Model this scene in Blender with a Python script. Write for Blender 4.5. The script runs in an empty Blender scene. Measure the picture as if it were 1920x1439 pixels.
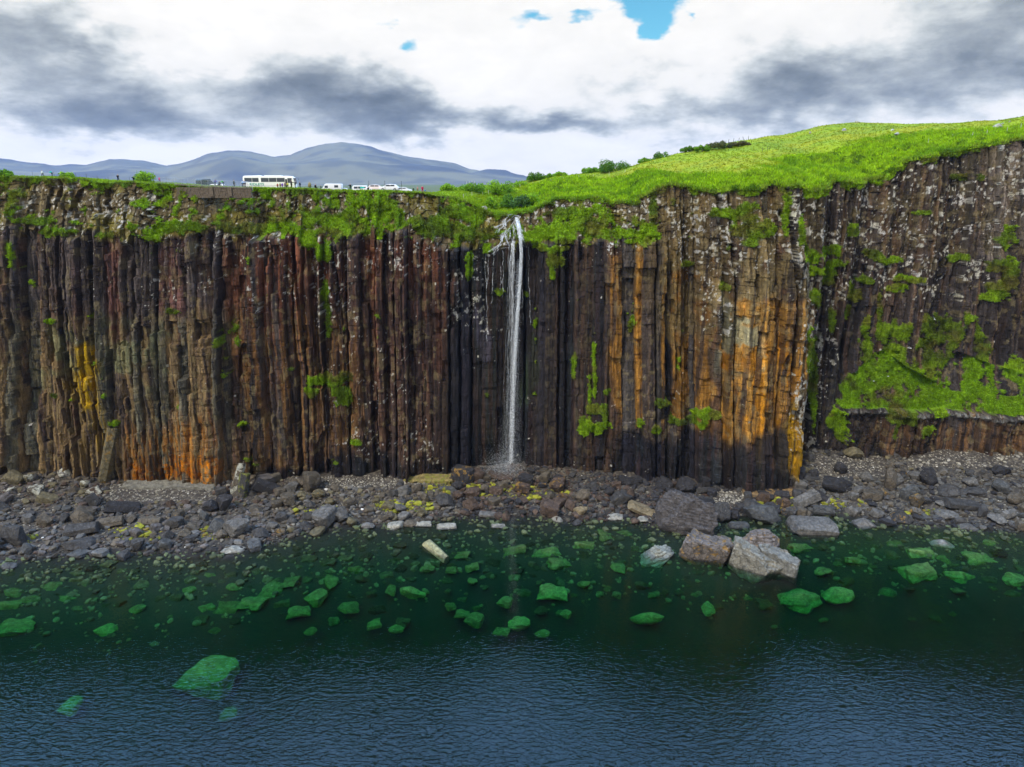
import bpy, bmesh, math, random
import numpy as np
from mathutils import Vector, Matrix

# ------------------------------------------------------------------ camera
SC = bpy.context.scene
COL = SC.collection
PITCH = math.radians(15.5)
CAMZ = 75.0
F = 1370.0
cam = bpy.data.cameras.new('camera'); cam_o = bpy.data.objects.new('camera', cam); COL.objects.link(cam_o)
cam_o.location = (0, 0, CAMZ); cam_o.rotation_euler = (math.pi/2 - PITCH, 0, 0)
cam.sensor_fit = 'HORIZONTAL'; cam.angle = 2*math.atan(960/F); cam.clip_start = 1; cam.clip_end = 30000
SC.camera = cam_o
SC.view_settings.view_transform = 'Standard'; SC.view_settings.look = 'None'
SC.view_settings.exposure = 0.42; SC.view_settings.gamma = 1
SC.cycles.max_bounces = 6; SC.cycles.diffuse_bounces = 3; SC.cycles.glossy_bounces = 3
SC.cycles.transparent_max_bounces = 24; SC.cycles.volume_bounces = 1
SC.cycles.sample_clamp_indirect = 4; SC.cycles.use_denoising = True
SC.cycles.use_adaptive_sampling = False

CP, SP = math.cos(PITCH), math.sin(PITCH)
def ray(u, v):
    a = (np.asarray(u, float)-960)/F; b = (719.5-np.asarray(v, float))/F
    return a, CP + b*SP, -SP + b*CP
def atY(u, v, Y):
    dx, dy, dz = ray(u, v); s = np.asarray(Y)/dy
    return dx*s, dy*s, CAMZ+dz*s
def atZ(u, v, z):
    dx, dy, dz = ray(u, v); s = (z-CAMZ)/dz
    return dx*s, dy*s, z
def proj(x, y, z):
    d = y*CP-(z-CAMZ)*SP; up = y*SP+(z-CAMZ)*CP
    return 960+F*x/d, 719.5-F*up/d
def ppm(y, z): return F/(y*CP-(z-CAMZ)*SP)

# ------------------------------------------------------------------ node helper
class NT:
    def __init__(s, tree): s.t = tree; s.n = tree.nodes; s.l = tree.links
    def new(s, typ, **kw):
        n = s.n.new(typ)
        for k, v in kw.items(): setattr(n, k, v)
        return n
    def put(s, sock, v):
        if isinstance(v, bpy.types.NodeSocket): s.l.new(v, sock)
        elif v is not None: sock.default_value = v
    def m(s, op, a, b=None, c=None, clamp=False):
        n = s.new('ShaderNodeMath', operation=op, use_clamp=clamp)
        s.put(n.inputs[0], a)
        if b is not None: s.put(n.inputs[1], b)
        if c is not None: s.put(n.inputs[2], c)
        return n.outputs[0]
    def vm(s, op, a, b=None, out=0):
        n = s.new('ShaderNodeVectorMath', operation=op)
        s.put(n.inputs[0], a)
        if b is not None: s.put(n.inputs[1], b)
        return n.outputs[out]
    def mix(s, f, a, b, blend='MIX'):
        n = s.new('ShaderNodeMix', data_type='RGBA', blend_type=blend)
        s.put(n.inputs[0], f)
        for k, v in ((6, a), (7, b)):
            if isinstance(v, tuple) and len(v) == 3: v = v+(1,)
            s.put(n.inputs[k], v)
        return n.outputs[2]
    def noise(s, vec, scale, detail=4, rough=.55, dist=0, out=0):
        n = s.new('ShaderNodeTexNoise'); s.put(n.inputs['Vector'], vec)
        n.inputs['Scale'].default_value = scale; n.inputs['Detail'].default_value = detail
        n.inputs['Roughness'].default_value = rough; n.inputs['Distortion'].default_value = dist
        return n.outputs[out]
    def map(s, v, a, b, c, d, smooth=False):
        n = s.new('ShaderNodeMapRange'); s.put(n.inputs[0], v)
        if smooth: n.interpolation_type = 'SMOOTHSTEP'
        for i, q in enumerate((a, b, c, d)): n.inputs[i+1].default_value = q
        return n.outputs[0]
    def ramp(s, f, stops):
        n = s.new('ShaderNodeValToRGB'); s.put(n.inputs[0], f); e = n.color_ramp.elements
        while len(e) < len(stops): e.new(.5)
        for i, (p, c) in enumerate(stops): e[i].position = p; e[i].color = tuple(c)+(1,)
        return n.outputs[0]

# ------------------------------------------------------------------ world, sky
SUN_EL, SUN_AZ = math.radians(48), math.radians(215)       # azimuth clockwise from +Y
W = bpy.data.worlds.new('World'); SC.world = W; W.use_nodes = True
t = NT(W.node_tree); t.n.clear()
sky = t.new('ShaderNodeTexSky', sky_type='NISHITA', sun_disc=False)
sky.sun_elevation = SUN_EL; sky.sun_rotation = SUN_AZ; sky.altitude = 80
skyc = t.vm('MULTIPLY', sky.outputs[0], (0.10*0.55, 0.10*1.25, 0.10*1.30))
gen = t.new('ShaderNodeTexCoord').outputs['Generated']
sep = t.new('ShaderNodeSeparateXYZ'); t.put(sep.inputs[0], gen)
dx, dy, dz = sep.outputs
az = t.m('ARCTAN2', dx, dy)
el = t.m('ARCSINE', dz)
# cloud coordinates flatten towards the horizon
elw = t.m('POWER', t.m('ADD', t.m('MAXIMUM', el, 0.0), .02), .75)
cmb = t.new('ShaderNodeCombineXYZ'); t.put(cmb.inputs[0], az); t.put(cmb.inputs[1], t.m('MULTIPLY', elw, 1.7)); t.put(cmb.inputs[2], t.m('MULTIPLY', dy, .3))
cv = cmb.outputs[0]
nd = t.noise(cv, 6, 5, .55, 0, 1)
sepn = t.new('ShaderNodeSeparateXYZ'); t.put(sepn.inputs[0], nd)
az2 = t.m('ADD', az, t.m('MULTIPLY', t.m('SUBTRACT', sepn.outputs[0], .5), .22))
el2 = t.m('ADD', el, t.m('MULTIPLY', t.m('SUBTRACT', sepn.outputs[1], .5), .14))
def blob(u, v, ru, rv, amp):
    a0 = math.atan((u-960)/1422); e0 = (340-v)/1400
    a = t.m('MULTIPLY', t.m('SUBTRACT', az2, a0), 1400/ru)
    b = t.m('MULTIPLY', t.m('SUBTRACT', el2, e0), 1400/rv)
    d = t.m('ADD', t.m('MULTIPLY', a, a), t.m('MULTIPLY', b, b))
    return t.m('MULTIPLY', t.m('EXPONENT', t.m('MULTIPLY', d, -1)), amp)
def total(bl):
    s = None
    for b in bl:
        x = blob(*b); s = x if s is None else t.m('ADD', s, x)
    return s
dark = total([(60, 110, 130, 60, .50), (190, 190, 170, 52, .45), (330, 250, 230, 26, .34), (90, 250, 180, 30, .25), (180, 30, 60, 60, .15),
              (620, 180, 140, 50, .48), (760, 222, 190, 34, .50), (1050, 238, 170, 24, .50), (1130, 175, 70, 50, .22), (460, 200, 90, 40, .2),
              (1780, 150, 230, 80, .55), (1450, 190, 110, 50, .38), (1850, 60, 200, 70, .30), (1600, 215, 220, 40, .22),
              (900, 250, 500, 35, .10), (1000, 60, 70, 40, .08), (1320, 240, 100, 22, .25)])
bright = total([(1330, 150, 70, 50, .22), (450, 60, 120, 60, .3), (1560, 100, 90, 40, .2), (280, 265, 60, 16, .2), (850, 280, 160, 22, .22), (320, 292, 40, 14, .2), (60, 40, 60, 40, .2)])
n1 = t.noise(cv, 4.5, 9, .58, .1)
n2 = t.noise(cv, 12, 9, .60, .15)
nn = t.m('ADD', t.m('MULTIPLY', t.m('SUBTRACT', n1, .5), .75), t.m('MULTIPLY', t.m('SUBTRACT', n2, .5), .7))
# puffiness counts more where the deck is grey
B = t.m('SUBTRACT', t.m('ADD', 1.10, bright), t.m('MULTIPLY', dark, 1.3))
B = t.m('ADD', B, t.m('MULTIPLY', nn, 1.35))
cloud = t.ramp(t.m('MULTIPLY', t.m('ADD', B, t.m('MULTIPLY', t.m('SUBTRACT', t.noise(cv, 24, 7, .62), .5), .22)), .8), [(0.0, (.12, .14, .155)), (.20, (.21, .24, .26)), (.40, (.40, .435, .45)), (.56, (.66, .69, .68)), (.70, (.90, .885, .85)), (1, (1.0, .975, .93))])
hole = total([(1225, 30, 60, 52, 1.15), (1205, 92, 34, 30, .95), (1075, 66, 50, 12, .58), (775, 108, 30, 24, .62), (950, 70, 60, 16, .22), (1300, 75, 14, 10, .5), (1500, 5, 40, 14, .5)])
hm = t.map(t.m('ADD', hole, t.m('MULTIPLY', t.m('SUBTRACT', n2, .5), 1.5)), .30, .66, 0, 1, True)
cc = t.mix(hm, cloud, skyc)
# overhead sky boosted to strong blue for the sea's reflection; bright deck behind viewer
over = t.map(el, .27, .62, 0, 1, True)
cc = t.mix(over, cc, t.vm('MULTIPLY', t.ramp(n1, [(.35, (.26, .58, 1.10)), (.65, (.55, .95, 1.55))]), (3.6, 3.6, 3.8)))
bk = t.map(dy, .2, -.3, 0, 1, True)
cc = t.mix(bk, cc, t.vm('MULTIPLY', t.ramp(n1, [(.3, (.60, .66, .72)), (.7, (1.1, 1.06, 1.0))]), (.82, .82, .82)))
bg = t.new('ShaderNodeBackground'); t.put(bg.inputs[0], cc); bg.inputs[1].default_value = 0.80
wo = t.new('ShaderNodeOutputWorld'); t.l.new(bg.outputs[0], wo.inputs[0])

sun = bpy.data.lights.new('sun', 'SUN'); sun.energy = 2.6; sun.angle = math.radians(10); sun.color = (1, .95, .86)
so = bpy.data.objects.new('sun', sun); COL.objects.link(so)
sd = Vector((math.sin(SUN_AZ)*math.cos(SUN_EL), math.cos(SUN_AZ)*math.cos(SUN_EL), math.sin(SUN_EL)))
so.rotation_euler = sd.to_track_quat('Z', 'Y').to_euler(); so.location = (-60, -40, 160)

# ------------------------------------------------------------------ numpy noise
rng = np.random.default_rng(7)
def h2(i, j, s):
    n = (i.astype(np.int64)*374761393 + j.astype(np.int64)*668265263 + int(s)*1442695041) & 0xffffffff
    n = ((n ^ (n >> 13))*1274126177) & 0xffffffff
    n = ((n ^ (n >> 15))*2246822519) & 0xffffffff
    return ((n ^ (n >> 16)) & 0xffffff)/float(0xffffff)
def vn(x, y, s=0):
    x = np.asarray(x, float); y = np.asarray(y, float)
    i = np.floor(x); j = np.floor(y); fx = x-i; fy = y-j
    fx = fx*fx*(3-2*fx); fy = fy*fy*(3-2*fy)
    a = h2(i, j, s); b = h2(i+1, j, s); c = h2(i, j+1, s); d = h2(i+1, j+1, s)
    return (a+(b-a)*fx)*(1-fy)+(c+(d-c)*fx)*fy
def fbm(x, y, s=0, o=4, g=.5):
    r = 0; a = 1; T = 0
    for k in range(o):
        r = r+a*vn(x*2**k+k*17.3, y*2**k-k*9.1, s+k*31); T += a; a *= g
    return r/T
def sst(a, b, x):
    q = np.clip((x-a)/(b-a), 0, 1); return q*q*(3-2*q)
def lerp(a, b, f): return a+(b-a)*f

# ------------------------------------------------------------------ mesh helpers
def mesh_np(name, co, faces, col=None, smooth=False):
    co = np.ascontiguousarray(co, np.float32); faces = np.ascontiguousarray(faces, np.int32)
    me = bpy.data.meshes.new(name); M, k = faces.shape
    me.vertices.add(len(co)); me.vertices.foreach_set('co', co.ravel())
    me.loops.add(M*k); me.loops.foreach_set('vertex_index', faces.ravel())
    me.polygons.add(M); me.polygons.foreach_set('loop_start', np.arange(M, dtype=np.int32)*k)
    me.polygons.foreach_set('use_smooth', np.full(M, smooth))
    if col is not None:
        if col.shape[1] == 3: col = np.concatenate([col, np.ones((len(col), 1))], 1)
        at = me.color_attributes.new('Col', 'FLOAT_COLOR', 'POINT')
        at.data.foreach_set('color', np.ascontiguousarray(col, np.float32).ravel())
    me.update(calc_edges=True); me.validate()
    return me
def grid_faces(nr, nc):
    a = np.arange(nr*nc).reshape(nr, nc)
    return np.stack([a[:-1, :-1], a[:-1, 1:], a[1:, 1:], a[1:, :-1]], -1).reshape(-1, 4)
def link(name, me, mat=None, parent=None, loc=None):
    o = bpy.data.objects.new(name, me); COL.objects.link(o)
    if mat is not None and len(me.materials) == 0: me.materials.append(mat)
    if parent is not None: o.parent = parent
    if loc is not None: o.location = loc
    return o
def tag(o, label=None, cat=None, group=None, kind=None):
    for k, v in (('label', label), ('category', cat), ('group', group), ('kind', kind)):
        if v: o[k] = v
    return o
def empty(name, loc, rz=0, **kw):
    o = bpy.data.objects.new(name, None); COL.objects.link(o); o.location = loc; o.rotation_euler = (0, 0, rz)
    o.empty_display_size = .3
    return tag(o, **kw)
class MB:
    """collects boxes and tubes into one mesh"""
    def __init__(s): s.v = []; s.f = []
    def add(s, vs, fs):
        n = len(s.v); s.v += [tuple(q) for q in vs]; s.f += [tuple(i+n for i in f) for f in fs]; return s
    def box(s, c, d, rot=0, taper=0):
        hx, hy, hz = d[0]/2, d[1]/2, d[2]/2; cr, sr = math.cos(rot), math.sin(rot); vs = []
        for z in (-1, 1):
            k = 1-taper*(z > 0)
            for x, y in ((-1, -1), (1, -1), (1, 1), (-1, 1)):
                px, py = x*hx*k, y*hy*k
                vs.append((c[0]+px*cr-py*sr, c[1]+px*sr+py*cr, c[2]+z*hz))
        return s.add(vs, [(3, 2, 1, 0), (4, 5, 6, 7), (0, 1, 5, 4), (1, 2, 6, 5), (2, 3, 7, 6), (3, 0, 4, 7)])
    def tube(s, pts, r, n=6):
        pts = [Vector(p) for p in pts]; rr = r if isinstance(r, (list, tuple)) else [r]*len(pts); vs = []
        for i, p in enumerate(pts):
            d = (pts[min(i+1, len(pts)-1)]-pts[max(i-1, 0)]).normalized()
            a = d.orthogonal().normalized(); b = d.cross(a)
            for k in range(n):
                th = 2*math.pi*k/n; vs.append(p+(a*math.cos(th)+b*math.sin(th))*rr[i])
        fs = []
        for i in range(len(pts)-1):
            for k in range(n):
                fs.append((i*n+k, i*n+(k+1) % n, (i+1)*n+(k+1) % n, (i+1)*n+k))
        fs.append(tuple(range(n-1, -1, -1))); fs.append(tuple((len(pts)-1)*n+k for k in range(n)))
        return s.add(vs, fs)
    def build(s, name, mat, parent=None, bevel=0, smooth=False, loc=None):
        me = bpy.data.meshes.new(name); me.from_pydata(s.v, [], s.f); me.update()
        if bevel:
            bm = bmesh.new(); bm.from_mesh(me)
            bmesh.ops.bevel(bm, geom=bm.edges[:], offset=bevel, segments=2, affect='EDGES', profile=.5)
            bm.to_mesh(me); bm.free()
        if smooth:
            for p in me.polygons: p.use_smooth = True
        return link(name, me, mat, parent, loc)

# ------------------------------------------------------------------ materials
def base_mat(name, rough=.9, spec=.3):
    m = bpy.data.materials.new(name); m.use_nodes = True; t = NT(m.node_tree)
    p = t.n['Principled BSDF']; p.inputs['Roughness'].default_value = rough; p.inputs['Specular IOR Level'].default_value = spec
    return m, t, p
def pos(t): return t.new('ShaderNodeNewGeometry').outputs['Position']
def attr(t, name='Col'):
    n = t.new('ShaderNodeAttribute'); n.attribute_name = name; return n
def bump(t, p, h, dist, strength=1.0):
    b = t.new('ShaderNodeBump'); b.inputs['Distance'].default_value = dist; b.inputs['Strength'].default_value = strength
    t.put(b.inputs['Height'], h); t.l.new(b.outputs[0], p.inputs['Normal'])
def simple(name, col, rough=.7, spec=.4, metal=0, var=.15):
    m, t, p = base_mat(name, rough, spec); n = t.noise(t.new('ShaderNodeTexCoord').outputs['Object'], 3, 4)
    c = t.mix(t.map(n, .3, .7, 0, 1), tuple(x*(1-var) for x in col), tuple(min(1, x*(1+var)) for x in col))
    t.put(p.inputs['Base Color'], c); p.inputs['Metallic'].default_value = metal
    return m
def objcol(name, rough=.8, spec=.3, var=.3, scale=4):
    m, t, p = base_mat(name, rough, spec); oc = t.new('ShaderNodeObjectInfo').outputs['Color']
    n = t.noise(t.new('ShaderNodeTexCoord').outputs['Object'], scale, 4)
    k = t.map(n, .3, .7, 1-var, 1+var)
    t.put(p.inputs['Base Color'], t.vm('MULTIPLY', oc, k)); return m

# cliff: colour of the stone comes from the attribute, small grain and joints from noise
m_cliff, t, p = base_mat('basalt', .85, .18)
P = pos(t); a = attr(t)
Ps = t.vm('MULTIPLY', P, (1, 1, .22))
g1 = t.noise(Ps, 2.4, 7, .68); g2 = t.noise(P, 5.5, 6, .7)
k = t.m('MULTIPLY', t.map(g1, .28, .72, .45, 1.6), t.map(g2, .3, .7, .6, 1.42))
t.put(p.inputs['Base Color'], t.vm('MULTIPLY', a.outputs[0], k))
t.put(p.inputs['Roughness'], a.outputs['Alpha'])
bump(t, p, t.m('ADD', t.m('MULTIPLY', g1, 1.0), t.m('MULTIPLY', g2, .5)), .55, 1.0)

m_turf, t, p = base_mat('turf', .95, .1)
P = pos(t); a = attr(t)
g1 = t.noise(P, 1.1, 6, .65); g2 = t.noise(P, 6, 4, .6)
k = t.m('MULTIPLY', t.map(g1, .3, .7, .72, 1.3), t.map(g2, .3, .7, .75, 1.25))
t.put(p.inputs['Base Color'], t.vm('MULTIPLY', a.outputs[0], k))
bump(t, p, g1, .4, .8)

m_leaf, t, p = base_mat('leaves', .75, .15)
a = attr(t); t.put(p.inputs['Base Color'], a.outputs[0])
tr = t.new('ShaderNodeBsdfTranslucent'); t.put(tr.inputs[0], a.outputs[0])
mx = t.new('ShaderNodeMixShader'); mx.inputs[0].default_value = .3
t.l.new(p.outputs[0], mx.inputs[1]); t.l.new(tr.outputs[0], mx.inputs[2]); t.l.new(mx.outputs[0], t.n['Material Output'].inputs[0])

m_stone, t, p = base_mat('shingle_stone', .85, .3)
a = attr(t); P = pos(t); g = t.noise(P, 3, 5, .65)
t.put(p.inputs['Base Color'], t.vm('MULTIPLY', a.outputs[0], t.map(g, .3, .7, .6, 1.4)))
bump(t, p, g, .15, .6)

# boulders: object colour, weathering, lichen; wet and dark by the tide line
def rock_mat(name, lichen, lichen_col, seed=0., crack=.5):
    m, t, p = base_mat(name, .82, .35)
    P = t.vm('ADD', pos(t), (seed, seed*2, 0)); oc = t.new('ShaderNodeObjectInfo').outputs['Color']
    g1 = t.noise(P, .9, 7, .65); g2 = t.noise(P, 4.5, 5, .7)
    k = t.m('MULTIPLY', t.map(g1, .3, .7, .55, 1.5), t.map(g2, .3, .7, .68, 1.35))
    c = t.vm('MULTIPLY', oc, k)
    l = t.map(t.noise(P, .75, 6, .62, .3), .62-lichen, .68-lichen, 0, 1)
    c = t.mix(t.m('MULTIPLY', l, t.map(g2, .35, .6, .2, 1)), c, lichen_col)
    w = t.map(t.noise(P, 2.6, 5, .6), .66, .70, 0, .7)
    c = t.mix(w, c, (.36, .35, .31))
    sz = t.new('ShaderNodeSeparateXYZ'); t.put(sz.inputs[0], pos(t))
    wet = t.map(t.m('ADD', sz.outputs[2], t.m('MULTIPLY', t.m('SUBTRACT', g1, .5), .6)), .12, .40, 1, 0)
    c = t.mix(wet, c, t.vm('MULTIPLY', c, (.55, .56, .58)))
    t.put(p.inputs['Base Color'], c); t.put(p.inputs['Roughness'], t.map(wet, 0, 1, .85, .45))
    v = t.new('ShaderNodeTexVoronoi', feature='DISTANCE_TO_EDGE'); t.put(v.inputs['Vector'], t.vm('ADD', P, t.vm('MULTIPLY', t.noise(P, 1.2, 3, .5, 0, 1), (1.2, 1.2, 1.2))))
    v.inputs['Scale'].default_value = .75
    cr = t.map(v.outputs[0], 0, .05, -crack, 0)
    bump(t, p, t.m('ADD', cr, t.m('ADD', g1, t.m('MULTIPLY', g2, .35))), .45, .9)
    return m
m_rock = rock_mat('boulder_stone', -.06, (.30, .22, .05))
m_rock_lichen = rock_mat('lichen_boulder_stone', .075, (.30, .17, .03), 11., 1.0)
m_rock_yellow = rock_mat('weedy_boulder_stone', .12, (.18, .19, .02), 23.)
m_rock_white = rock_mat('pale_lichen_stone', .14, (.50, .50, .42), 31.)
m_under, t, p = base_mat('algae_stone', .9, .1)
P = pos(t); oc = t.new('ShaderNodeObjectInfo').outputs['Color']; g1 = t.noise(P, .9, 6, .65)
g2 = t.noise(P, 1.5, 6, .75, .6); t.put(p.inputs['Base Color'], t.vm('MULTIPLY', oc, t.m('MULTIPLY', t.map(g1, .3, .7, .6, 1.4), t.map(g2, .30, .62, .40, 1.15)))); bump(t, p, g1, .4, .8)

# ------------------------------------------------------------------ the plan of the cliff
def kn(lst): a = np.array(lst, float); return a[:, 0], a[:, 1]
def U2X(u, Y=172.): return (np.asarray(u, float)-960)/F*(Y*CP+40*SP)
ku, ky = kn([(-1500, 150), (-700, 158), (-300, 165), (0, 166), (50, 169.5), (110, 170.5), (150, 168.5), (300, 167), (400, 167), (440, 171), (520, 172.5), (600, 171.5), (700, 172.5), (800, 172), (850, 174.5), (900, 178), (960, 180.5), (1040, 179.5), (1100, 176.5), (1165, 173.5), (1230, 172), (1300, 172.5), (1350, 170), (1400, 167.5), (1490, 167), (1512, 169), (1530, 179), (1570, 185), (1680, 187), (1770, 185.5), (1850, 188), (1920, 185), (2100, 176), (2500, 165), (3300, 150)])
KX = U2X(ku); 
def Yface(X): return np.interp(X, KX, ky)
# top edge in the photo -> height
eu, ev = kn([(-1500, 345), (-300, 330), (0, 331), (60, 333), (120, 334), (200, 341), (260, 343), (330, 346), (400, 351), (468, 352), (560, 355), (640, 358), (720, 358), (800, 362), (850, 370), (895, 384), (930, 400), (965, 403), (990, 398), (1010, 388), (1050, 378), (1100, 373), (1180, 374), (1230, 352), (1290, 352), (1330, 362), (1370, 352), (1420, 350), (1500, 352), (1560, 345), (1620, 344), (1660, 332), (1700, 312), (1750, 295), (1800, 282), (1860, 272), (1920, 262), (2100, 245), (3000, 240)])
eY = np.interp(eu, [-1500, 0, 800, 940, 1000, 1200, 1500, 1540, 3000], [160, 175, 180, 186, 186, 180, 174, 191, 190])
_ex, _ey, _ez = atY(eu, ev, eY)
def ztop(X):
    X = np.asarray(X, float); return np.interp(X, _ex, _ez)+(fbm(X*.16, X*0, 700, 4)-.5)*np.interp(X, U2X(np.array([-100, 800, 1000])), [.7, .7, 3.4])
# foot of the columns' upper sill
su, sv = kn([(-1500, 430), (0, 428), (150, 434), (420, 440), (600, 446), (740, 440), (860, 458), (940, 470), (1010, 458), (1190, 455), (1230, 440), (1300, 455), (1500, 470), (1560, 480), (1900, 480), (3000, 480)])
_sx, _sy, _sz = atY(su, sv, np.interp(su, [0, 940, 1500, 1540], [170, 180, 168, 187]))
def zsill(X): return np.interp(X, _sx, _sz)
ksb = kn([(-1500, .5), (0, .50), (440, .55), (800, .62), (930, .75), (1000, .7), (1180, .55), (1235, .20), (1480, .18), (1520, .12), (3000, .12)])
def setback(X): return np.interp(X, U2X(ksb[0]), ksb[1])
def zbase(X): return np.interp(X, U2X(np.array([-300, 0, 200, 420, 500, 700, 900, 1000, 1200, 1340, 1500, 1545, 1600, 1700, 1800, 1920, 2200])), [4.5, 5, 3.2, 3.0, 3.2, 3.2, 2.8, 2.6, 2.6, 1.2, 1.2, 4.2, 5.5, 3.8, 5.5, 6.2, 6])
# water line
wu, wv = kn([(-1500, 1060), (-300, 1055), (0, 1052), (120, 1040), (300, 1034), (450, 1030), (540, 1008), (620, 985), (760, 978), (880, 968), (1000, 966), (1060, 975), (1170, 972), (1230, 985), (1300, 990), (1360, 965), (1460, 960), (1580, 962), (1640, 975), (1760, 985), (1860, 990), (1920, 996), (2300, 1000), (3300, 1000)])
_wx, _wy, _ = atZ(wu, wv, 0.)
def Ywater(X): return np.interp(X, _wx, _wy)

# --- columns
def col_bounds(seed, lo, hi, x0=-700, x1=700):
    r = np.random.default_rng(seed); b = [x0]
    while b[-1] < x1:
        b.append(b[-1]+r.uniform(lo, hi) if r.random() > .12 else b[-1]+hi*r.uniform(1.0, 1.5))
    return np.array(b)
CB = col_bounds(3, .6, 2.35); NB = len(CB)
cr = np.random.default_rng(9)
C_off = cr.normal(0, .62, NB)+np.repeat(cr.normal(0, .85, NB//4+2), 4)[:NB]+np.repeat(cr.normal(0, .5, NB//9+2), 9)[:NB]
C_tilt = cr.uniform(-.45, .45, NB); C_brk = cr.uniform(4, 62, (NB, 4)); C_step = cr.normal(.22, .65, (NB, 4))*(cr.random((NB, 4)) < .7)
# stubs standing in the lower part of the left-hand wall
for i in range(NB):
    if U2X(90) < CB[i] < U2X(450) and cr.random() < .85: C_brk[i, 0] = cr.uniform(18, 42); C_step[i, 0] = cr.uniform(.6, 1.7)
    if U2X(1000) < CB[i] < U2X(1345): C_step[i] *= .5
C_gap = cr.random(NB) < .22
C_col = cr.random((NB, 4))

def cliff(X, z):
    """Y of the rock surface and helper fields"""
    shp = X.shape
    zs = zsill(X)+(h2(np.floor(X*.55+fbm(X*.3, z*.1, 44, 2)*2), X*0, 45)-.5)*2.6+(fbm(X*.08, X*0, 46, 3)-.5)*3; zt = ztop(X)
    up = sst(-1.0, .6, z-zs)                      # 1 in the bedded upper sill
    right = sst(U2X(1515), U2X(1560), X)
    wx = (fbm(X*.03+5, z*.022, 1, 2)-.5)*1.4+(fbm(X*.3, z*.22, 2, 2)-.5)*.32
    lean = np.interp(X, U2X(np.array([0, 300, 900, 1250, 1450, 1550, 1700, 1900])), [0, 0, 0, 0, .10, -.10, -.20, -.10])
    xw = X/(1+.0012*(75-z))+wx+lean*(z-40)*right+lean*(z-50)*sst(45, 60, z)*(1-right)
    k = np.clip(np.searchsorted(CB, xw)-1, 0, NB-2)
    w = CB[k+1]-CB[k]; c = (xw-CB[k])/w*2-1
    pk = C_tilt[k]; prof = np.minimum(1, np.minimum((c+1)/(1+pk), (1-c)/(1-pk))*1.45)
    fl = np.interp(X, U2X(np.array([380, 560, 2000])), [1, .72, .72])
    D = prof*np.minimum(w*.28, .52)*fl+C_tilt[k]*c*.55
    D = D+C_off[k]*.85
    gap = (np.abs(c) > .74)*(np.where(c > 0, C_gap[k+1], C_gap[k]))
    D = D-gap*1.9
    cav = (h2(k, np.floor(z/5.5+h2(k, k*0, 12)*5), 91) > .93)*(right < .5); D = D-cav*1.3
    deepz = (vn(X*.11+3, z*.012, 96) > .62)*(vn(X*.45, z*.05, 97) > .45); D = D-deepz*1.6*(Yface(X) < 174.5)
    st = 0
    for j in range(4):
        zb = C_brk[k, j]+.25*c
        st = st+C_step[k, j]*(z > zb)
    D = D-st*.8+.6
    D = D+(fbm(X*.07, z*.06, 14, 3)-.5)*2.4       # bulges
    D = D+(fbm(X*.6, z*.5, 15, 3)-.5)*.55*(1+right)
    # cracks across the columns
    jz = z*.55+h2(k, k*0, 77)*9; jj = np.floor(jz); fr = jz-jj
    D = D-((fr < .07)*(h2(k, jj, 5) > .45)*.18)
    bl = 1.6+4.5*h2(k, k*0, 78); jb = np.floor(z/bl+h2(k, k*0, 79)*5); D = D+(h2(k, jb, 22)-.5)*np.where(h2(k, k*0, 80) > .4, 1.05, .25)*(1-.6*np.exp(-((X-10)/22)**2))
    D = D+(h2(k, jj, 21)-.5)*.2
    sc_k = np.floor((xw+(fbm(X*.5, z*.12, 16, 2)-.5)*.8)*2.1); D = D+(h2(sc_k, np.floor(z*.35+h2(sc_k, sc_k*0, 18)*7), 17)-.5)*.34
    scb = h2(sc_k, np.floor(z*.35+h2(sc_k, sc_k*0, 18)*7), 19); sck = h2(sc_k, sc_k*0, 20)
    # blocky bedded sill
    bx = X*.42+(fbm(X*.4, z*.5, 31, 2)-.5)*1.6; bz = z*.55+(fbm(X*.15, z*.2, 32, 2)-.5)*2.5+h2(np.floor(bx), np.floor(bx)*0, 4)*1.0
    bi, bj = np.floor(bx), np.floor(bz)
    Db = (h2(bi, bj, 6)-.5)*1.5+(h2(bi, bi*0, 8)-.5)*2.0+(fbm(X*.2, z*.25, 33, 4)-.5)*3.4
    Db = Db-((bx-bi < .1)*.6)-((bz-bj < .12)*.35)
    deep = (vn(X*.16, X*0, 40) > .72)*(fbm(X*.5, z*.2, 41, 2) > .45)
    Db = Db-deep*1.4
    slab = sst(0, 1, right)*.45
    sb = setback(X)
    Dup = Db*.75-(z-zs)*sb-.4
    Dup = lerp(Dup, D-(z-zs)*sb, np.clip(sst(U2X(1225), U2X(1245), X)*.72, 0, 1))
    D = lerp(D, Dup, up)
    # chute behind the fall: water-worn, smoother
    ch = np.exp(-((X-0.3)/5.0)**2)*sst(52, 60, z)
    D = D*(1-ch*.7)-(z-zs)*.25*ch*up
    # grassy ledge low on the far right wall
    rl = sst(U2X(1600), U2X(1650), X)
    zl = 17.0+(fbm(X*.1, X*0, 50, 2)-.5)*1.4
    led = rl*sst(0, .3, z-zl)
    wed = np.interp(X, U2X(np.array([1590, 1640, 1720, 1760, 1800, 1835, 1870, 1940, 2100])), [.0, 6, 15, 11, 9, 7, 15, 12, 8])*sst(U2X(1590), U2X(1620), X)
    D = D-led*np.minimum(5.0, (z-zl)*.34)-led*.8+rl*2.2
    slope = rl*(z > zl)*(z < zl+wed)
    D = lerp(D, -np.clip((z-zl)*.36, 0, 5)+1.2+(fbm(X*.3, z*.3, 61, 4)-.5)*3.4, np.clip(slope, 0, 1)*.85)
    shelf = rl*np.exp(-((z-(zl-1.0))/.75)**2); D = D+shelf*1.1
    Y = Yface(X)-D
    return Y, dict(k=k, c=c, up=up, right=right, zs=zs, zt=zt, gap=gap, D=D, xw=xw, slope=slope, zl=zl, bi=bi, bj=bj, jj=jj, rl=rl, shelf=shelf, scb=scb, sck=sck)

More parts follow.
